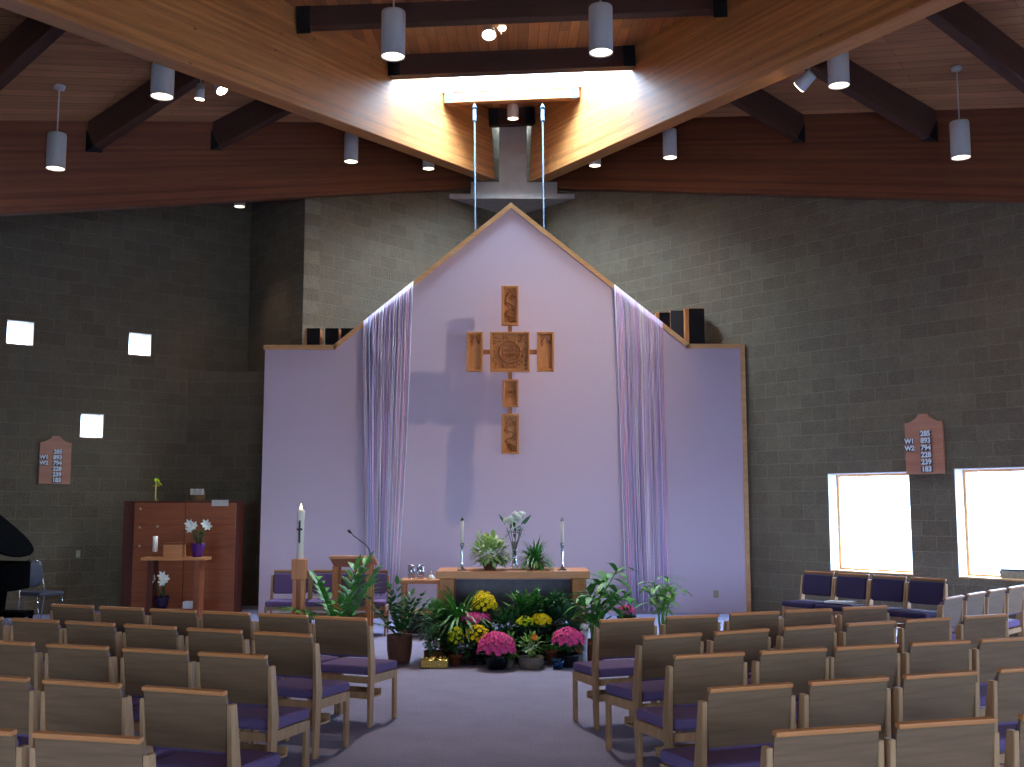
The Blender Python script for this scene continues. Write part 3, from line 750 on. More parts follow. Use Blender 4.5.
def candlestick(px, y, label):
    e = thing('candlestick', label, 'candlestick', altar_at(px, 571, y), 0, 'two chrome candlesticks on the altar')
    s = (y / F)
    MB().lathe([(.06, 0), (.062, .008), (.03, .02), (.012, .05), (.017, .09), (.01, .13), (.02, .2), (.012, .25), (.02, .29), (.028, .31), (.024, .325), (.01, .325)], n=20).build('holder', M['chrome'], e)
    MB().cyl((0, 0, .32), (0, 0, .585), .019, .018, 16).build('candle', M['wax'], e)
    MB().lathe([(.022, .585), (.022, .6), (.012, .61), (.004, .63)], n=16).build('follower', M['chrome'], e)
candlestick(462, 13.05, 'chrome candlestick with white candle at the left end of the altar')
candlestick(562.5, 13.05, 'chrome candlestick with white candle at the right end of the altar')
# credence table
CYT = 14.6
xa, xb = at_y(401, 582, CYT).x, at_y(441, 582, CYT).x; zc = at_y(420, 580, CYT).z
cred = thing('side_table', 'small oak table with a lower shelf left of the altar', 'table', ((xa + xb) / 2, CYT, 0)); w = xb - xa
MB().box((0, .22, zc - .025), (w + .04, .48, .05), bev=.005).build('table_top', M['teak'], cred)
for sx in (-1, 1):
    for y in (.03, .42): MB().box((sx * (w / 2 - .025), y, (zc - .05) / 2), (.05, .05, zc - .05)).build('leg', M['teak_v'], cred)
MB().box((0, .22, .33), (w - .02, .4, .03)).build('shelf', M['teak'], cred)
MB().box((0, .43, .16), (w - .1, .02, .3)).build('back_panel', plain('dark_grey_panel', (60, 58, 70), .8), cred)
for k, (px, nm) in enumerate(((411.5, 'left'), (420.5, 'right'))):
    e = thing('glass_jar', f'empty clear glass with bright rim on the small table, {nm} of the pair', 'glass', (at_y(px, 578, CYT + .15).x, CYT + .15, zc), 0, 'pair of clear glasses')
    MB().lathe([(.02, 0), (.052, .005), (.055, .1), (.05, .16), (.042, .185), (.05, .19), (.048, .16), (.052, .1), (.045, .015), (.001, .012)], n=20).build('bowl', M['jar'], e)
    MB().tube([(.056 * math.cos(t), .056 * math.sin(t), .185) for t in [2 * PI * i / 20 for i in range(21)]], .007, 6).build('rim', M['chrome'], e)
e = thing('small_bell', 'little white dome-shaped bell on the small table beside the glasses', 'bell', (at_y(431, 578, CYT + .12).x, CYT + .12, zc))
MB().lathe([(.05, 0), (.052, .01), (.04, .04), (.02, .06), (.001, .066)], n=20).build('dome', M['white'], e)
MB().lathe([(.006, .06), (.008, .08), (.013, .1), (.001, .115)], n=12).build('handle', M['white'], e)
# open tray on the shelf
e = MB().lathe([(.001, 0), (.08, .005), (.11, .03), (.115, .03), (.085, 0)], n=20).build('shallow_dish', M['plate'], None, ((xa + xb) / 2 + .05, CYT + .2, .346)); tag(e, 'shallow pale dish on the lower shelf of the small table', 'dish')
# lectern
LY = 14.3
lx0, lx1 = at_y(329, 563, LY).x, at_y(374, 563, LY).x; lz = at_y(350, 560, LY).z
lec = thing('lectern', 'open oak lectern with sloping top and gooseneck microphone', 'lectern', ((lx0 + lx1) / 2, LY, 0)); w = lx1 - lx0
m = MB(); m.prism([(-.02, lz + .015), (-.02, lz + .05), (.05, lz + .055), (.42, lz - .06), (.42, lz - .09), (.05, lz + .02)], -w / 2, w / 2, 'yz'); m.build('desk_top', M['teak'], lec)
m = MB(); m.prism([(-w / 2 + .01, lz + .015), (w / 2 - .01, lz + .015), (w / 2 - .07, lz - .09), (-w / 2 + .07, lz - .09)], .0, .3, 'xz'); m.build('desk_box', M['cabinet'], lec)  # darker wood carries the shade on the front face
for sx in (-1, 1):
    MB().box((sx * (w / 2 - .075), .06, (lz - .08) / 2), (.07, .05, lz - .08), bev=.004).build('leg', M['teak_v'], lec)
    MB().box((sx * (w / 2 - .075), .34, (lz - .04) / 2), (.07, .05, lz - .04), bev=.004).build('leg', M['teak_v'], lec)
MB().box((0, .2, .07), (w - .1, .36, .04)).build('foot_board', M['teak'], lec)
MB().box((0, .34, .62), (w - .22, .02, .3)).build('shelf_panel', plain('smoked_panel', (96, 92, 104), .6), lec)
mic = thing('gooseneck_microphone', 'thin black gooseneck microphone standing on the lectern', 'microphone', (at_y(370, 556, LY + .3).x, LY + .3, lz - .02))
q0 = V(mic.location); pp = [(370, 553), (369, 549), (366, 545), (360, 540.5), (354, 536), (350.5, 532.5)]
pts = [V((0, 0, -.01))] + [at_y(*p, LY + .3) - q0 for p in pp]
MB().tube(pts, .007, 6).build('neck', M['dark_metal'], mic)
MB().cyl(pts[-1] - (pts[-1] - pts[-2]).normalized() * .01, pts[-1] + (pts[-1] - pts[-2]).normalized() * .045, .014, .02, 10).build('capsule', M['dark_metal'], mic)
# paschal candle and stand
KY = 12.6
k = at_y(299.7, 559, KY)
st = thing('candle_stand', 'tall square oak stand carrying the big paschal candle', 'candle stand', (k.x, KY, 0))
MB().box((0, 0, k.z - .115), (.155, .155, .23), bev=.008).build('candle_block', M['teak_v'], st)
for a, b in ((-.045, 0), (.045, 0)): MB().box((a, b, (k.z - .2) / 2 + .02), (.04, .1, k.z - .24)).build('post', M['teak_v'], st)
MB().box((0, .0, (k.z - .2) / 2 + .02), (.05, .05, k.z - .24)).build('core_post', M['cabinet'], st)
MB().box((0, 0, .02), (.4, .4, .04), bev=.008).build('base', M['teak_v'], st)
pc = thing('paschal_candle', 'thick tall white candle with a dark red cross, lit, on the oak stand', 'candle', (k.x + .003, KY, k.z))
h = at_y(300, 512, KY).z - k.z
MB().lathe([(.041, 0), (.041, h - .1), (.046, h - .06), (.047, h), (.036, h + .03), (.018, h + .025), (.001, h + .02)], n=24).build('wax_body', M['wax'], pc)
m = MB(); m.lathe([(.001, h + .02), (.014, h + .035), (.016, h + .05), (.007, h + .08), (.001, h + .1)], n=10); m.build('flame', M['flame'], pc)
m = MB(); m.box((-.004, -.043, h * .58), (.022, .01, .26)); m.box((-.004, -.043, h * .63), (.07, .01, .02)); m.box((-.004, -.044, h * .63), (.04, .01, .04), (0, PI / 4, 0)); m.build('painted_cross', M['dark_red'], pc)
m = MB(); [m.ball((x, -.042, z), .008, 1) for x, z in ((-.004, h * .58 + .12), (-.004, h * .58 - .12), (-.035, h * .62), (.027, h * .62))]; m.build('wax_nail', M['wax'], pc)

# ------------------------------------------------------------------ plants
UP = V((0, 0, 1))
def pot(parent, r, h, mat, kind='pot', name='pot'):
    if kind == 'basket': m = MB().lathe([(r * .8, 0), (r * .86, h * .1), (r * .98, h * .5), (r, h), (r * 1.06, h * 1.02), (r * .94, h * .96), (r * .9, h * .8), (.001, h * .78)], n=22)
    elif kind == 'foil':
        m = MB(); n = 24; prof = [(r * .75, 0), (r * .9, h * .4), (r, h * .8), (r * 1.15, h * 1.05), (r * .95, h * .9), (.001, h * .85)]
        m.lathe(prof, n=n)
        for v in m.bm.verts:
            if v.co.z > h * .3: v.co += V((v.co.x, v.co.y, 0)).normalized() * random.uniform(-.012, .012) if v.co.xy.length > .01 else V()
    else: m = MB().lathe([(r * .68, 0), (r * .95, h * .8), (r * 1.03, h * .8), (r * 1.05, h), (r * .93, h), (r * .9, h * .85), (.001, h * .84)], n=24)
    m.build(name, mat, parent)
    MB().lathe([(r * .88, h * .845), (.001, h * .87)], n=16).build('soil', M['soil'], parent) if kind == 'pot' else None
def bush(m, R, c, rad, n, L, w, droop=.3, low=-.2):
    c = V(c)
    for _ in range(n):
        a = R.uniform(0, 2 * PI); z = R.uniform(low, 1); rr = math.sqrt(max(0, 1 - z * z)); d = V((math.cos(a) * rr, math.sin(a) * rr, z))
        q = R.uniform(.35, .95); p = c + V((d.x * rad[0], d.y * rad[1], d.z * rad[2])) * q
        dd = (d + V((R.uniform(-.5, .5), R.uniform(-.5, .5), R.uniform(-.1, .6)))).normalized()
        m.leaf(p, dd, UP, L * R.uniform(.7, 1.2), w * R.uniform(.7, 1.1), droop, 3)
def fern(m, R, c, n, L, w, droop=1.1, el=(.5, 1.3)):
    for _ in range(n):
        a = R.uniform(0, 2 * PI); e = R.uniform(*el); d = V((math.cos(a) * math.cos(e), math.sin(a) * math.cos(e), math.sin(e)))
        m.leaf(V(c) + V((R.uniform(-.03, .03), R.uniform(-.03, .03), 0)), d, UP, L * R.uniform(.6, 1.1), w, droop, 6, lambda t: math.sin(PI * min(1, .2 + .8 * t)) ** .6)
def frond(m, R, p, d, L, nl, ll, lw_, droop=.5, rs=.004):
    p, d = V(p), V(d).normalized(); pts = [p.copy()]; dirs = [d.copy()]; seg = 8
    for i in range(seg):
        d = (d + V((0, 0, -droop / seg))).normalized(); p = p + d * L / seg; pts.append(p.copy()); dirs.append(d.copy())
    m.tube(pts, [rs * (1 - .6 * i / seg) for i in range(seg + 1)], 4)
    for k in range(nl):
        t = .25 + .75 * (k + 1) / nl; i = min(seg, int(t * seg)); q = pts[i]; d = dirs[i]
        side = d.cross(UP); side = side.normalized() if side.length > .05 else V((1, 0, 0))
        for sg in (-1, 1):
            m.leaf(q, d * .9 + side * sg * R.uniform(.6, .9) + V((0, 0, .15)), UP, ll * (1.1 - .5 * abs(t - .6)), lw_, .5, 3)
    m.leaf(pts[-1], dirs[-1], UP, ll, lw_, .3, 3)
def blooms(m, R, c, rad, n, r, low=-.15, flat=.6, petals=9):
    c = V(c)
    for i in range(n):                                # evenly spread flower heads on a dome, each a ring of petals
        z = low + (1 - low) * (i + .5) / n; a = i * 2.39996; rr = math.sqrt(1 - z * z)
        d = V((math.cos(a) * rr, math.sin(a) * rr, z)); p = c + V((d.x * rad[0], d.y * rad[1], d.z * rad[2])) * R.uniform(.92, 1.04)
        nn = (d + V((0, -.25, .3))).normalized(); q = nn.to_track_quat('Z', 'Y').to_matrix()
        s = r * R.uniform(.8, 1.15)
        for ring_, (sc, el, nb) in enumerate(((1, .25, petals), (.65, .8, petals - 3))):
            for b in range(nb):
                t = 2 * PI * b / nb + ring_ * .3; dv = q @ V((math.cos(t) * math.cos(el), math.sin(t) * math.cos(el), math.sin(el)))
                m.leaf(p, dv, nn, s * sc, s * .5, .0, 2)
        m.ball(p + nn * s * .12, s * .22, 1)
def plant(px, py_floor, D, label, cat='potted plant', group=None, z=0.0, name='potted_plant'):
    p = at_y(px, 600, D); return thing(name, label, cat, (p.x, D, z), 0, group)
def stage(m): return m
# --- tiered plant stand hidden among the flowers
def tier(px, D, z, r=.16):
    D = min(D, 12.7) if px < 600 else D
    p = at_y(px, 600, D); e = thing('plant_stand', 'dark low plant stand hidden among the flowers in front of the altar', 'plant stand', (p.x, D, 0), 0, 'low dark stands under the flowers')
    MB().lathe([(r, z - .025), (r, z - .003), (r * .98, z), (.001, z)], n=20).build('top', M['dark_metal'], e)
    for k in range(3):
        t = k * 2.094; MB().cyl((math.cos(t) * r * .6, math.sin(t) * r * .6, z - .02), (math.cos(t) * r * .8, math.sin(t) * r * .8, 0), .01, n=6).build('leg', M['dark_metal'], e)
    return e
def mum(px, D, ytop, ybot, wpx, petal, label, potkind=('foil', M['dark_foil']), z=0, seed=1, nb=26, r=.035, leaf=M['leaf_dark'], pr=.1, ph=.15, name='potted_chrysanthemum'):
    D = min(D, 12.7) if D < 13 or px < 600 else D; R = random.Random(seed); e = plant(px, 0, D, label, 'potted flowers', 'potted chrysanthemums in front of the altar', z, name)
    zt_ = at_y(px, ytop, D).z - z; zb_ = at_y(px, ybot, D).z - z; rx = wpx * D / F / 2 * .92
    pot(e, pr, ph, potkind[1], potkind[0])
    cz = max(zb_, ph + .06); hz = max(.06, zt_ - cz)
    m = MB(); bush(m, R, (0, 0, cz - .03), (rx * .85, rx * .85, hz * .7), 110, .09, .045, .3, -.6)
    for _ in range(14):
        a = R.uniform(0, 6.3); q = R.uniform(.2, .7) * rx; m.tube([(0, 0, ph * .8), (math.cos(a) * q * .6, math.sin(a) * q * .6, (ph + cz) / 2), (math.cos(a) * q, math.sin(a) * q, cz + hz * .6)], .004, 4)
    m.build('foliage', leaf, e)
    m = MB(); blooms(m, R, (0, 0, cz), (rx * .93, rx * .93, hz), int(nb * 1.5), r * 1.2); o = m.build('blossom', petal, e)
    return e
D0 = 12.15
mum(497, 11.95, 633, 650, 40, M['pink'], 'big round pink chrysanthemum in dark foil at front centre of the flowers', seed=3, nb=46, r=.036, pr=.13, ph=.15)
mum(568, 12.1, 628.5, 641, 35, M['pink'], 'pink chrysanthemum at the right end of the flower group', seed=4, nb=36, r=.034, pr=.11, ph=.14)
mum(476, 12.55, 613.5, 627, 34, M['pink'], 'pink chrysanthemum in the middle tier, behind the yellow ones', seed=5, nb=34, r=.034, z=.26)
tier(476, 12.55, .26)
mum(484, 12.62, 592.5, 607, 27, M['yellow'], 'bright yellow chrysanthemum highest in the flower group, before the altar', seed=6, nb=30, r=.033, z=.48, ph=.12) if False else None
mum(484, 12.52 + .45 - .0, 592.5, 607, 27, M['yellow'], 'bright yellow chrysanthemum highest in the flower group, under the altar top', seed=6, nb=30, r=.036, z=.35, ph=.12)
tier(484, 12.97, .35, .12)
mum(478, 12.25, 625.5, 638, 26, M['yellow'], 'yellow chrysanthemum right behind the big pink one', seed=7, nb=22, r=.03, z=.08, pr=.09, ph=.12)
tier(478, 12.25, .08, .1)
mum(456, 12.2, 627, 641, 17, M['lime'], 'yellow-green chrysanthemum at the left of the flower group, in terracotta', ('pot', M['terracotta']), seed=8, nb=18, r=.03, pr=.075, ph=.12)
mum(541, 12.4, 614.5, 628, 21, M['yellow'], 'yellow chrysanthemum in the middle tier on the right', seed=9, nb=20, r=.032, z=.24)
mum(524.5, 12.32, 619, 631, 17, M['lime'], 'lime-yellow chrysanthemum left of the right-hand yellow one', seed=10, nb=16, r=.03, z=.24, pr=.08)
tier(541, 12.4, .24, .13); tier(522, 12.32, .24, .07)
mum(626, 13.0, 614, 622, 18, M['pink'], 'pink flowers peeking above the chair backs right of the altar', seed=11, nb=18, r=.03, z=.3, pr=.1)
tier(626, 13.0, .3, .12)
mum(530, 12.75, 612, 618, 12, M['violet'], 'small violet flowers above the yellow ones on the right', seed=12, nb=12, r=.03, z=.34, pr=.06, ph=.1)
tier(530, 12.75, .34, .07)
mum(449, 12.42, 624, 640, 9, M['violet'], 'small violet flowers at the left behind the yellow-green ones', seed=13, nb=10, r=.028, z=.2, pr=.05, ph=.08)
tier(449, 12.42, .2, .06)
def greens(px, D, ytop, wpx, kind, label, leaf, potm=('pot', M['brown_pot']), z=0, seed=1, pr=.12, ph=.16, n=60, L=.35, w=.03, name='potted_plant', group=None, cat='potted plant'):
    D = min(D, 12.68) if px > 425 else D; R = random.Random(seed); e = plant(px, 0, D, label, cat, group, z, name); pot(e, pr, ph, potm[1], potm[0])
    zt_ = at_y(px, ytop, D).z - z; rx = wpx * D / F / 2
    m = MB()
    if kind == 'fern': fern(m, R, (0, 0, ph * .85), n, L, w)
    elif kind == 'bush': bush(m, R, (0, 0, (zt_ + ph) / 2), (rx, rx * .9, (zt_ - ph) / 2 * 1.05), n, L, w, .3, -.9); [m.tube([(0, 0, ph * .8), (math.cos(a) * rx * .5, math.sin(a) * rx * .5, zt_ * .7)], .005, 4) for a in range(6)]
    elif kind == 'frond':
        for i in range(n):
            a = 2 * PI * i / n + R.uniform(-.3, .3); el = R.uniform(.85, 1.4); d = (math.cos(a) * math.cos(el), math.sin(a) * math.cos(el), math.sin(el))
            frond(m, R, (0, 0, ph * .8), d, (zt_ - ph) * R.uniform(.65, 1.05), 9, L, w, R.uniform(.2, .9))
    m.build('foliage', leaf, e); return e
greens(400, 12.45, 580, 30, 'frond', 'upright dark green leafy plant in a brown basket left of the flowers', M['leaf_dark'], ('basket', M['brown_pot']), seed=21, pr=.145, ph=.3, n=13, L=.12, w=.055)
greens(434, 12.4, 626, 30, 'bush', 'small silvery trailing plant in a low basket beside the flowers', plain('silver_green_leaf', (96, 128, 100), .5, 0, .4, .4, 20), ('basket', M['wicker']), seed=22, pr=.11, ph=.13, n=90, L=.07, w=.04)
greens(459, 12.95 - .1, 582, 50, 'fern', 'large arching fern in front of the left altar leg', M['leaf'], seed=23, n=170, L=.66, w=.035, z=.22, pr=.11, ph=.14) ; tier(459, 12.85, .22, .12)
greens(470, 12.6, 600, 40, 'fern', 'dark fern behind the pink and yellow flowers on the left', M['leaf_dark'], seed=24, n=70, L=.42, w=.035, z=.1, pr=.08)if False else None
greens(528, 12.9, 590, 40, 'frond', 'fern with feathery fronds before the middle of the altar', M['leaf'], seed=25, n=34, L=.12, w=.04, z=.3, pr=.1, ph=.13); tier(528, 12.9, .3, .11)
greens(552, 12.85, 592, 40, 'frond', 'dark feathery fern near the right end of the altar', M['leaf_dark'], seed=26, n=34, L=.12, w=.045, z=.28, pr=.1, ph=.13); tier(552, 12.85, .28, .11)
greens(568, 12.6, 606, 36, 'bush', 'leafy green plant above the right-hand pink flowers', plain('grey_green_leaf', (74, 116, 82), .5, 0, .4, .4, 20), seed=27, n=330, L=.1, w=.05, z=.18, pr=.1, ph=.12); tier(568, 12.6, .18, .11)
greens(507, 12.5, 612, 40, 'bush', 'dark green foliage plant at the centre behind the big pink flowers', M['leaf_dark'], seed=28, n=330, L=.11, w=.045, z=.1, pr=.1, ph=.12); tier(507, 12.5, .1, .11)
greens(509, 12.06, 634, 20, 'bush', 'small light green plant right of the big pink flowers', M['leaf_light'], ('basket', M['grey_wicker']), seed=29, n=60, L=.07, w=.035, pr=.06, ph=.08)
greens(552, 12.3, 636, 22, 'bush', 'leafy plant in a brown pot between yellow and pink flowers', M['leaf'], ('pot', M['terracotta']), seed=30, n=70, L=.08, w=.04, pr=.08, ph=.16)
R = random.Random(77)
e = greens(531, 12.02, 634, 26, 'bush', 'low grey wicker basket planter with greens and one orange flower', M['leaf_light'], ('basket', M['grey_wicker']), seed=31, n=80, L=.075, w=.04, pr=.14, ph=.12)
m = MB(); blooms(m, R, (.03, -.05, at_y(535, 640, 12.02).z), (.03, .03, .06), 4, .045); m.build('blossom', M['orange'], e)
e = tag(MB().lathe([(.05, 0), (.06, .05), (.075, .11), (.065, .1), (.001, .08)], n=16).build('foil_pot', M['blue_foil'], None, (at_y(557.5, 600, 11.95).x, 11.95, 0)), 'small empty shiny blue foil pot at the front right of the flowers', 'pot')
e = thing('gold_planter', 'low rectangular gold foil wrapped planter lying at the front left', 'planter', (at_y(435, 600, 12.02).x, 12.02, 0))
m = MB(); m.box((0, 0, .045), (.3, .1, .09), bev=.012)
m2 = MB(); [m2.leaf((R.uniform(-.13, .13), R.uniform(-.04, .04), .08), (R.uniform(-1, 1), R.uniform(-1, 1), .9), UP, .05, .03, .4, 3) for _ in range(40)]
m.build('box', M['gold_foil'], e); m2.build('foil_ruffle', M['gold_foil'], e)
for px, d, yt, wd_, sd in ((470, 12.35, 640, 24, 61), (487, 12.42, 632, 26, 62), (508, 12.42, 628, 26, 63), (520, 12.5, 634, 22, 64), (545, 12.6, 630, 26, 65), (560, 12.45, 640, 20, 66), (449, 12.75, 612, 26, 67), (436, 12.9, 600, 30, 68)):
    greens(px, d, yt, wd_, 'bush', {61: 'low dark plant behind the left yellow flowers', 62: 'low dark plant right behind the big pink flowers', 63: 'low leafy plant between the big pink flowers and the basket',
        64: 'low leafy plant behind the grey wicker basket', 65: 'low green plant under the right-hand yellow flowers', 66: 'low green plant behind the right-hand pink flowers', 67: 'green plant behind the small violet flowers on the left', 68: 'green bushy plant between small oak table and altar'}[sd],
        M['leaf_dark'] if sd % 2 else M['leaf'], ('pot', M['brown_pot']), seed=sd, n=190, L=.09, w=.045, pr=.07, ph=.1)
# tall plants
greens(341, 12.9, 560, 55, 'frond', 'broad-leaved palm in front of the lectern', M['leaf'], seed=33, n=9, L=.24, w=.075, pr=.14, ph=.24)
def palm(px, D, label, stems, potm, leaf, seed, pr=.14, ph=.26, L=.32, w=.055):
    R = random.Random(seed); e = plant(px, 0, D, label); pot(e, pr, ph, potm[1], potm[0]); o = V(e.location)
    ms, ml = MB(), MB()
    for (sx, sy, n, ll) in stems:
        tip = at_y(sx, sy, D + R.uniform(-.15, .15)) - o; b = V((R.uniform(-.04, .04), R.uniform(-.04, .04), ph * .8))
        mid = (b + tip) / 2 + V((0, 0, .08)) - V((tip.x * .2, tip.y * .2, 0)); ms.tube([b, (b + mid) / 2, mid, (mid + tip) / 2, tip], [.012, .011, .01, .009, .007], 6)
        for k in range(n):
            a = 2 * PI * k / n + R.uniform(-.3, .3); el = R.uniform(.0, .9)
            q = mid + (tip - mid) * R.uniform(.35, 1)
            ml.leaf(q, (math.cos(a) * math.cos(el), math.sin(a) * math.cos(el), math.sin(el)), UP, ll * R.uniform(.75, 1.1), w * R.uniform(.8, 1.1), .7, 5)
    ms.build('stem', M['stem'], e); ml.build('foliage', leaf, e); return e
palm(594, 12.35, 'tall bushy palm in a terracotta pot at the right end of the altar', [(618, 568, 10, .36), (606, 578, 9, .32), (590, 590, 10, .34), (616, 592, 10, .32), (600, 608, 10, .3), (583, 604, 8, .28), (632, 590, 9, .28), (594, 597, 9, .32), (606, 622, 10, .26), (590, 622, 10, .26), (612, 607, 9, .3)], ('pot', M['terracotta']), M['leaf'], 41, .14, .26, .32, .085)
palm(663, 12.6, 'tall lily-like plant with bare green stems behind the right chairs', [(654, 582, 9, .28), (668, 577, 9, .28), (677, 584, 9, .26), (649, 592, 8, .26), (664, 594, 9, .26), (660, 606, 7, .24)], ('foil', M['white_wrap']), M['leaf_light'], 42, .12, .2, .3, .075)
e = plant(586, 0, 12.2, 'slender white paper-wrapped flower pot beside the right altar leg', 'potted flowers', None, 0, 'wrapped_pot')
MB().lathe([(.03, 0), (.03, .15), (.035, .32), (.05, .38), (.03, .36), (.001, .3)], n=14).build('paper_wrap', M['white_wrap'], e, (-.02, .0, 0))
m = MB(); blooms(m, random.Random(5), (-.02, 0, .4), (.035, .035, .04), 5, .035); m.build('blossom', M['petal_white'], e)
# plants on the altar
def on_altar(px, y): p = at_y(px, 568, y); return V((p.x, y, zt))
e = thing('potted_plant', 'pale variegated bushy plant on the altar, left of the white flowers', 'potted plant', on_altar(490, 13.25)); pot(e, .1, .1, M['brown_pot'], 'pot')
R = random.Random(50); m = MB(); bush(m, R, (0, 0, .2), (.27, .24, .22), 300, .1, .05, .4, -.7); m.build('foliage', M['leaf_vari'], e)
m = MB(); bush(m, R, (0, 0, .17), (.2, .18, .17), 120, .09, .045, .4, -.7); m.build('inner_foliage', M['leaf'], e)
e = thing('potted_plant', 'dark green spiky plant on the altar, right of the white flowers', 'potted plant', on_altar(535.5, 13.25)); pot(e, .085, .09, M['wicker'], 'basket')
m = MB(); fern(m, R, (0, 0, .08), 240, .34, .02, 1.0, (.1, 1.5)); m.build('foliage', M['leaf'], e)
e = thing('flower_vase', 'glass vase of white roses at the middle of the altar', 'vase of flowers', on_altar(514.5, 13.45))
MB().lathe([(.045, 0), (.05, .01), (.03, .08), (.028, .2), (.045, .33), (.042, .33), (.025, .2), (.026, .08), (.04, .02), (.001, .015)], n=20).build('vase', M['jar'], e)
m = MB(); zb = .33
for k in range(9): a = k * .7; m.tube([(0, 0, .03), (math.cos(a) * .02, math.sin(a) * .02, .25), (math.cos(a) * .1, math.sin(a) * .1, .5)], .005, 4)
bush(m, R, (0, 0, .45), (.1, .1, .1), 40, .09, .035, .3, -.6)
for a, b in ((-.16, .66), (.17, .66), (.12, .6)): m.leaf((a * .7, .03, .54), (a * .5, 0, b - .54), (0, 1, 0), .15, .03, 0, 4)
m.build('foliage', M['leaf_dark'], e)
for k in range(11):
    a = k * 2.4; q = .032 * math.sqrt(k); c = V((math.cos(a) * q * 1.2, math.sin(a) * q * .8, .62 + math.sin(a * 1.7) * .045))
    m = MB(); m.ball((0, 0, 0), .045, 1, (1, 1, .9))
    for r_, el, n in ((.05, .2, 6), (.045, .8, 6), (.035, -.4, 5)):
        for b in range(n): t = 2 * PI * b / n; m.leaf((0, 0, 0), (math.cos(t) * math.cos(el), math.sin(t) * math.cos(el), math.sin(el)), UP, r_, .045, 0, 3)
    m.build('rose', M['petal_white'], e, c)

# ------------------------------------------------------------------ left corner: cabinet, small table, lilies
BY = 17.7
x0, x1 = at_y(121.5, 560, BY).x, at_y(237.5, 560, BY).x; ch = at_y(180, 501, BY).z
cab = thing('storage_cabinet', 'large reddish-brown wooden cabinet against the left block wall', 'cabinet', ((x0 + x1) / 2, BY, 0)); w = x1 - x0
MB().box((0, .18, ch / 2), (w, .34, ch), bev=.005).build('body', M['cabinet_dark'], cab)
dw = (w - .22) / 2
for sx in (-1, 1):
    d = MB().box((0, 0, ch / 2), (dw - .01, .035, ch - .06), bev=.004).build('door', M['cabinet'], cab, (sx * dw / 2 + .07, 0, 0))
    m = MB()
    for z in (.35, .72, 1.08, 1.44): m.box((0, -.0185, z), (dw - .012, .003, .008))
    m.build('groove', M['cabinet'] if False else plain('groove_shadow_gap', (112, 54, 28), .6), d)
    if sx < 0:
        for px, py in ((141, 509), (140, 527.5), (158, 526.5), (140, 546)):
            q = at_y(px, py, BY); MB().ball((q.x - cab.location.x - (sx * dw / 2 + .07), -.028, q.z), .022, 1, (1, .5, 1)).build('knob', M['plate'], d)
    else:
        q = at_y(220.5, 503, BY); MB().box((q.x - cab.location.x - (sx * dw / 2 + .07), -.022, q.z), (.27, .008, .1)).build('label_plate', M['metal'], d)
def on_cab(px): return V((at_y(px, 500, BY + .2).x, BY + .2, ch))
e = thing('brass_flower_stand', 'thin brass cross-shaped stand with pale blossoms on top of the cabinet', 'ornament', on_cab(155.5))
MB().lathe([(.045, 0), (.04, .02), (.012, .04), (.001, .05)], n=16).build('foot', M['brass'], e); m = MB(); m.cyl((0, 0, .03), (0, 0, .34), .012, n=8); m.box((0, 0, .25), (.12, .016, .02)); m.build('shaft', M['brass'], e)
m = MB(); blooms(m, random.Random(2), (0, 0, .33), (.03, .03, .03), 4, .035); blooms(m, random.Random(3), (.06, 0, .27), (.02, .02, .02), 3, .03); m.build('blossom', M['lime'], e)
e = thing('small_basket', 'small brown basket with grey folded cloths on top of the cabinet', 'basket', on_cab(197))
pot(e, .13, .1, M['wicker'], 'basket', 'basket'); m = MB()
for k in range(7): m.box((-.09 + .03 * k, .0, .14), (.022, .1, .12), (0, random.uniform(-.25, .25), 0), .004)
m.build('folded_cloth', M['metal'], e)
TY = 16.7
x0, x1 = at_y(141, 558, TY).x, at_y(206, 558, TY).x; tz = at_y(173, 557.5, TY).z
tb = thing('console_table', 'narrow tall wooden table in front of the cabinet', 'table', ((x0 + x1) / 2, TY, 0)); w = x1 - x0
MB().box((0, .15, tz - .022), (w, .34, .045), bev=.005).build('table_top', M['teak'], tb)
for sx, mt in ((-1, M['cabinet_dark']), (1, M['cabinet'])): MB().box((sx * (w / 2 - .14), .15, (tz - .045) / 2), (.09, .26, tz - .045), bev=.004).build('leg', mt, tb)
MB().box((0, .15, .16), (w - .3, .3, .03)).build('shelf', M['cabinet'], tb)
def on_tb(px, dy=.12): return V((at_y(px, 556, TY + dy).x, TY + dy, tz))
e = thing('glass_candle', 'white pillar candle in a glass holder on the narrow table', 'candle', on_tb(154.8))
MB().lathe([(.04, 0), (.042, .01), (.015, .02), (.02, .05), (.045, .08), (.045, .09), (.001, .085)], n=16).build('holder', M['jar'], e); MB().cyl((0, 0, .085), (0, 0, .32), .038, n=20).build('candle', M['wax'], e)
e = thing('wooden_box', 'plain wooden box with a lid standing on the narrow table', 'box', on_tb(174.5, .15))
MB().box((0, 0, .095), (.29, .2, .19), bev=.004).build('body', M['teak'], e); MB().box((0, 0, .205), (.31, .22, .03), bev=.004).build('lid', M['cabinet'], e)
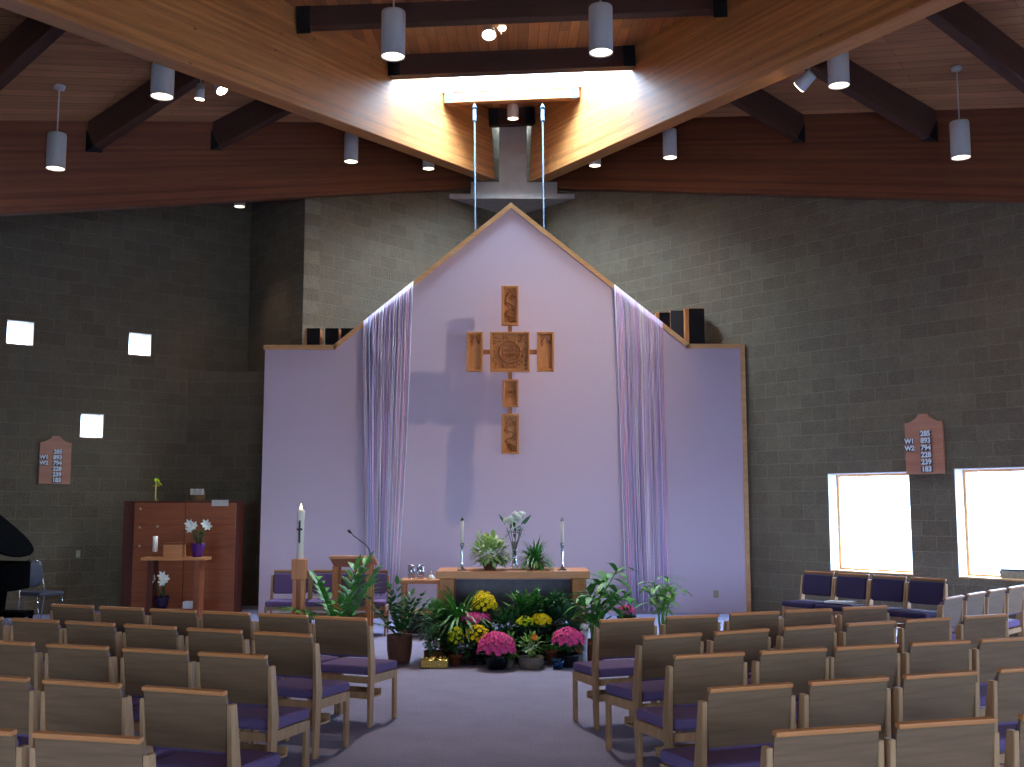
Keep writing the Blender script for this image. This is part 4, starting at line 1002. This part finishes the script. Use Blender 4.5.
def lily(loc, label, sc=1, flowers=((-.1, .5), (-.02, .53), (-.06, .45), (.16, .52)), potm=M['purple_foil'], leafm=M['leaf_dark'], seed=1):
    e = thing('potted_lily', label, 'potted flowers', loc, 0, 'white lilies in purple pots by the cabinet'); R = random.Random(seed)
    pot(e, .1 * sc, .2 * sc, potm, 'foil')
    m = MB()
    for x, z in flowers:
        m.tube([(0, 0, .15 * sc), (x * .4, 0, .3 * sc), (x * .85, -.02, z * sc - .03)], .007, 5)
        for k in range(7): a = R.uniform(0, 6.28); m.leaf((x * .3, 0, (.2 + .03 * k) * sc), (math.cos(a), math.sin(a), .7), UP, .13 * sc, .03, .5, 4)
    m.build('foliage', leafm, e)
    for x, z in flowers:
        m = MB(); ax = V((x * 1.2, -.7, .25)).normalized(); q = ax.to_track_quat('Z', 'Y').to_matrix()
        for k in range(6): t = k * PI / 3; m.leaf((0, 0, 0), q @ V((math.cos(t) * .75, math.sin(t) * .75, .66)), ax, .1, .045, .1, 4)
        m.build('blossom', M['petal_white'], e, (x, -.03, z * sc))
    return e
lily(on_tb(197.5, .14), 'white lily in a purple foil pot on the narrow table', 1, ((-.12, .5), (-.05, .47), (-.1, .42), (.12, .5), (.15, .46)), seed=3)
p = V((at_y(162, 600, TY + .12).x, TY + .12, .178))
lily(p, 'white lily in a dark pot on the low shelf of the narrow table', .95, ((-.13, .47), (.01, .52), (.06, .47), (.02, .42)), plain('dark_purple_foil', (44, 26, 60), .4, .3), seed=4)
e = MB().box((0, 0, .06), (.26, .16, .11), (0, 0, .1), .01).build('paper_stack', M['paper']); e.location = (at_y(186, 606, TY - .1).x + .02, TY + .15, .178); tag(e, 'stack of white papers on the low shelf under the small table', 'papers')
q = at_plane(78, 554, V((*LC, 0)), V((lw.y, -lw.x, 0))); e = MB().box((0, 0, 0), (.07, .02, .12), None, .004).build('wall_outlet', M['plate'])
e.location = q; e.rotation_euler = (0, 0, math.atan2(-lw.y, -lw.x)); tag(e, 'small ivory outlet plate on the left block wall', 'outlet')
# ------------------------------------------------------------------ piano and stacking chair
pn = thing('grand_piano', 'black grand piano cut off by the left picture edge', 'piano', (at_y(30, 600, 14.0).x - .26, 14.0, 0))
outl = [(0.0, .35), (-.05, .75), (-.3, 1.0), (-.75, 1.05), (-1.3, 1.0), (-1.9, .95), (-1.9, -.45), (-1.0, -.45), (-.45, -.42), (-.15, -.25), (-.02, .0)]
def smooth_poly(p, it=2):
    for _ in range(it):
        q = []
        for i in range(len(p)):
            a, b = V(p[i]), V(p[(i + 1) % len(p)]); q += [tuple(a * .75 + b * .25), tuple(a * .25 + b * .75)]
        p = q
    return p
op = smooth_poly(outl)
MB().prism(op, .66, 1.0).build('case', M['black'], pn)
m = MB(); m.prism(op, 0, .025)
lid = m.build('lid', M['black'], pn); lid.location = (0, 0, 1.08); lid.rotation_euler = (0, math.radians(38), 0)
for a, b in ((-.25, .3), (-1.6, .7), (-1.6, -.3)):
    m = MB(); m.lathe([(.03, 0), (.045, .06), (.035, .1), (.06, .5), (.075, .67)], (a, b, 0), 14); m.build('leg', M['black'], pn)
m = MB(); m.cyl((-.45, -.2, .98), (-.5, -.2, 1.44), .014, n=8); m.build('lid_prop', M['black'], pn)
m = MB(); m.box((-.9, .3, .3), (.12, .1, .7)); m.box((-.9, .22, .05), (.3, .2, .06)); m.build('pedal_lyre', M['black'], pn)
p = at_z(36, 618, 0)
sc = thing('stacking_chair', 'grey padded metal stacking chair beside the piano', 'chair', (at_y(41, 600, 16.4).x, 16.4, 0), -PI / 2 - .5)
m = MB(); m.box((0, .02, .45), (.44, .44, .06), bev=.025); m.build('seat', M['vinyl'], sc)
m = MB(); m.lathe([(.001, -.03), (.17, -.025), (.2, 0), (.17, .025), (.001, .03)], n=24)
b_ = m.build('backrest', M['vinyl'], sc, (0, -.22, .72)); b_.rotation_euler = (PI / 2 + .12, 0, 0); b_.scale = (1, 1, 1)
for sx in (-1, 1):
    MB().tube([(sx * .21, -.26, 0), (sx * .21, -.2, .42), (sx * .205, -.24, .7), (sx * .15, -.26, .9), (sx * .02, -.27, .94)], .011, 8).build('back_frame', M['chrome'], sc)
    MB().tube([(sx * .21, .24, 0), (sx * .21, .19, .42), (sx * .2, -.1, .43)], .011, 8).build('leg', M['chrome'], sc)

bn = thing('piano_bench', 'black piano bench in the dark under the piano at the left edge', 'bench', (at_y(12, 600, 13.2).x, 13.2, 0))  # bench added to deepen the dark under the piano
MB().box((0, 0, .46), (.42, .3, .07), None, .01).build('seat', M['black'], bn)
for a in (-1, 1):
    for b in (-1, 1): MB().box((a * .18, b * .12, .215), (.04, .04, .43)).build('leg', M['black'], bn)
# ------------------------------------------------------------------ hymn boards
def numeral(txt, size, parent, loc, name='numeral'):
    cu = bpy.data.curves.new('t', 'FONT'); cu.body = txt; cu.size = size; cu.align_x = 'CENTER'; cu.align_y = 'CENTER'; cu.extrude = .002; cu.offset = .004
    o = bpy.data.objects.new('t', cu); COL.objects.link(o)
    bpy.context.view_layer.update()
    me = bpy.data.meshes.new_from_object(o.evaluated_get(bpy.context.evaluated_depsgraph_get())); bpy.data.objects.remove(o)
    me.materials.clear(); me.materials.append(M['digit'])
    n = bpy.data.objects.new(name, me); COL.objects.link(n); n.parent = parent; n.location = loc; n.rotation_euler = (PI / 2, 0, 0); return n
def hymn(P, Q, base_p, w, h, label, rows, left):
    """base_p: wall point at the middle of the board's foot; P->Q wall direction as seen left to right"""
    x = (Q - P).normalized(); e = thing('hymn_board', label, 'hymn board', base_p, math.atan2(x.y, x.x), 'two wooden hymn boards')
    hs = h * .86; pr = [(-w / 2, 0), (w / 2, 0), (w / 2, hs), (w * .36, hs + .01), (w * .2, hs + h * .07), (w * .12, h), (-w * .12, h), (-w * .2, hs + h * .07), (-w * .36, hs + .01), (-w / 2, hs)]
    MB().prism(pr, -.045, -.003, 'xz').build('board', M['board'], e)
    m = MB(); nr = 6; rh = hs * .135
    for k in range(nr + 1): m.box((0, -.05, hs * .02 + k * rh * 1.02), (w * .98, .012, .008))
    m.build('slat', M['board'], e)
    for k, t in enumerate(rows):
        z = hs * .02 + (nr - 1 - k + .5) * rh * 1.02
        c = MB().box((w * .06, -.054, z), (w * .3, .006, rh * .86)).build('number_card', M['card'], e); numeral(t, rh * 1.02, c, (w * .06, -.06, z))
    for k, t in enumerate(left):
        z = hs * .02 + (nr - 2 - k + .5) * rh * 1.02
        c = MB().box((-w * .37, -.054, z), (w * .22, .006, rh * .86)).build('number_card', M['card'], e); numeral(t, rh * .95, c, (-w * .37, -.06, z))
rn = V((RD.y, -RD.x, 0)); 
a = at_plane(908, 474, V((0, 22.5, 0)), rn); b = at_plane(946, 474, V((0, 22.5, 0)), rn); tp = at_plane(926, 414, V((0, 22.5, 0)), rn)
mid = (a + b) / 2; hymn(a.xy, b.xy, (mid.x, mid.y, mid.z), (b - a).xy.length, tp.z - mid.z, 'wooden hymn number board between the two bright right windows', ['285', '893', '794', '228', '239', '183'], ['W1', 'W2'])
ln = V((lw.y, -lw.x, 0)); lc = V((*LC, 0))
a = at_plane(37.5, 484, lc, ln); b = at_plane(69, 484, lc, ln); tp = at_plane(54, 436, lc, ln); mid = (a + b) / 2
hymn(a.xy, b.xy, (mid.x, mid.y, mid.z), (b - a).xy.length, tp.z - mid.z, 'wooden hymn number board on the dark left wall below the small windows', ['285', '893', '794', '228', '239', '183'], ['W1', 'W2'])
# things on the right window sill
p = A2 + RD * s_of(6.72); e = thing('sill_basket', 'low grey basket on the sill of the rightmost window', 'basket', (p.x + .09, p.y + .10, .7725), math.atan2(RD.y, RD.x))
MB().prism([(-.16, 0), (.16, 0), (.19, .1), (-.19, .1)], -.07, .07, 'xz').build('basket', M['grey_wicker'], e); MB().box((0, 0, .112), (.36, .12, .03), None, .01).build('lid', M['card'], e)

# ------------------------------------------------------------------ daylight
wd = bpy.data.worlds.new('world'); S.world = wd; wd.use_nodes = True
bg = wd.node_tree.nodes['Background']; bg.inputs[0].default_value = (.57, .77, 1.0, 1); bg.inputs[1].default_value = 1.0
wn_ = wd.node_tree; tc = wn_.nodes.new('ShaderNodeTexCoord'); sx_ = wn_.nodes.new('ShaderNodeSeparateXYZ'); wn_.links.new(tc.outputs['Generated'], sx_.inputs[0])
mr = wn_.nodes.new('ShaderNodeMapRange'); mr.interpolation_type = 'SMOOTHSTEP'; wn_.links.new(sx_.outputs[2], mr.inputs[0])
mr.inputs[1].default_value = .3; mr.inputs[2].default_value = .7; mr.inputs[3].default_value = 19; mr.inputs[4].default_value = 110     # bright overcast, brightest overhead
wn_.links.new(mr.outputs[0], bg.inputs[1])
def portal(name, c, n, w, h):
    ld = bpy.data.lights.new(name, 'AREA'); ld.shape = 'RECTANGLE'; ld.size = w; ld.size_y = h; ld.cycles.is_portal = True
    o = bpy.data.objects.new(name, ld); COL.objects.link(o); o.location = c; o.rotation_euler = V(n).to_track_quat('-Z', 'Y').to_euler(); return o
def wport(p, d, h, inward, off):
    L0, L1, z0, z1 = h; c = p + d * ((L0 + L1) / 2) - V(inward) * off
    portal('daylight_portal', (c.x, c.y, (z0 + z1) / 2), (inward[0], inward[1], 0), L1 - L0, z1 - z0)
inw = (RD.y, -RD.x)
inw = inw if V(inw).dot(V((0, 10)) - rw(5)) > 0 else (-inw[0], -inw[1])
for h in win_r: wport(A2, RD, h, inw, .36)
wport(RFAR, V((0, -1)), (3.0, 6.0, .75, 2.4), (-1, 0), .32); wport(RFAR, V((0, -1)), (8.0, 11.0, .75, 2.4), (-1, 0), .32)
wport(V((-11.2, -4)), V((1, 0)), (4, 9, 1.0, 3.2), (0, 1), .32); wport(V((-11.2, -4)), V((1, 0)), (13.4, 18.4, 1.0, 3.2), (0, 1), .32)
portal('skylight_portal', (0, (SK0 + SK1) / 2, mzt(SK1, 1) + H + .05), (0, 0, -1), 2 * mx(SK0), SK1 - SK0 + .1)
print('objects', len(bpy.data.objects))
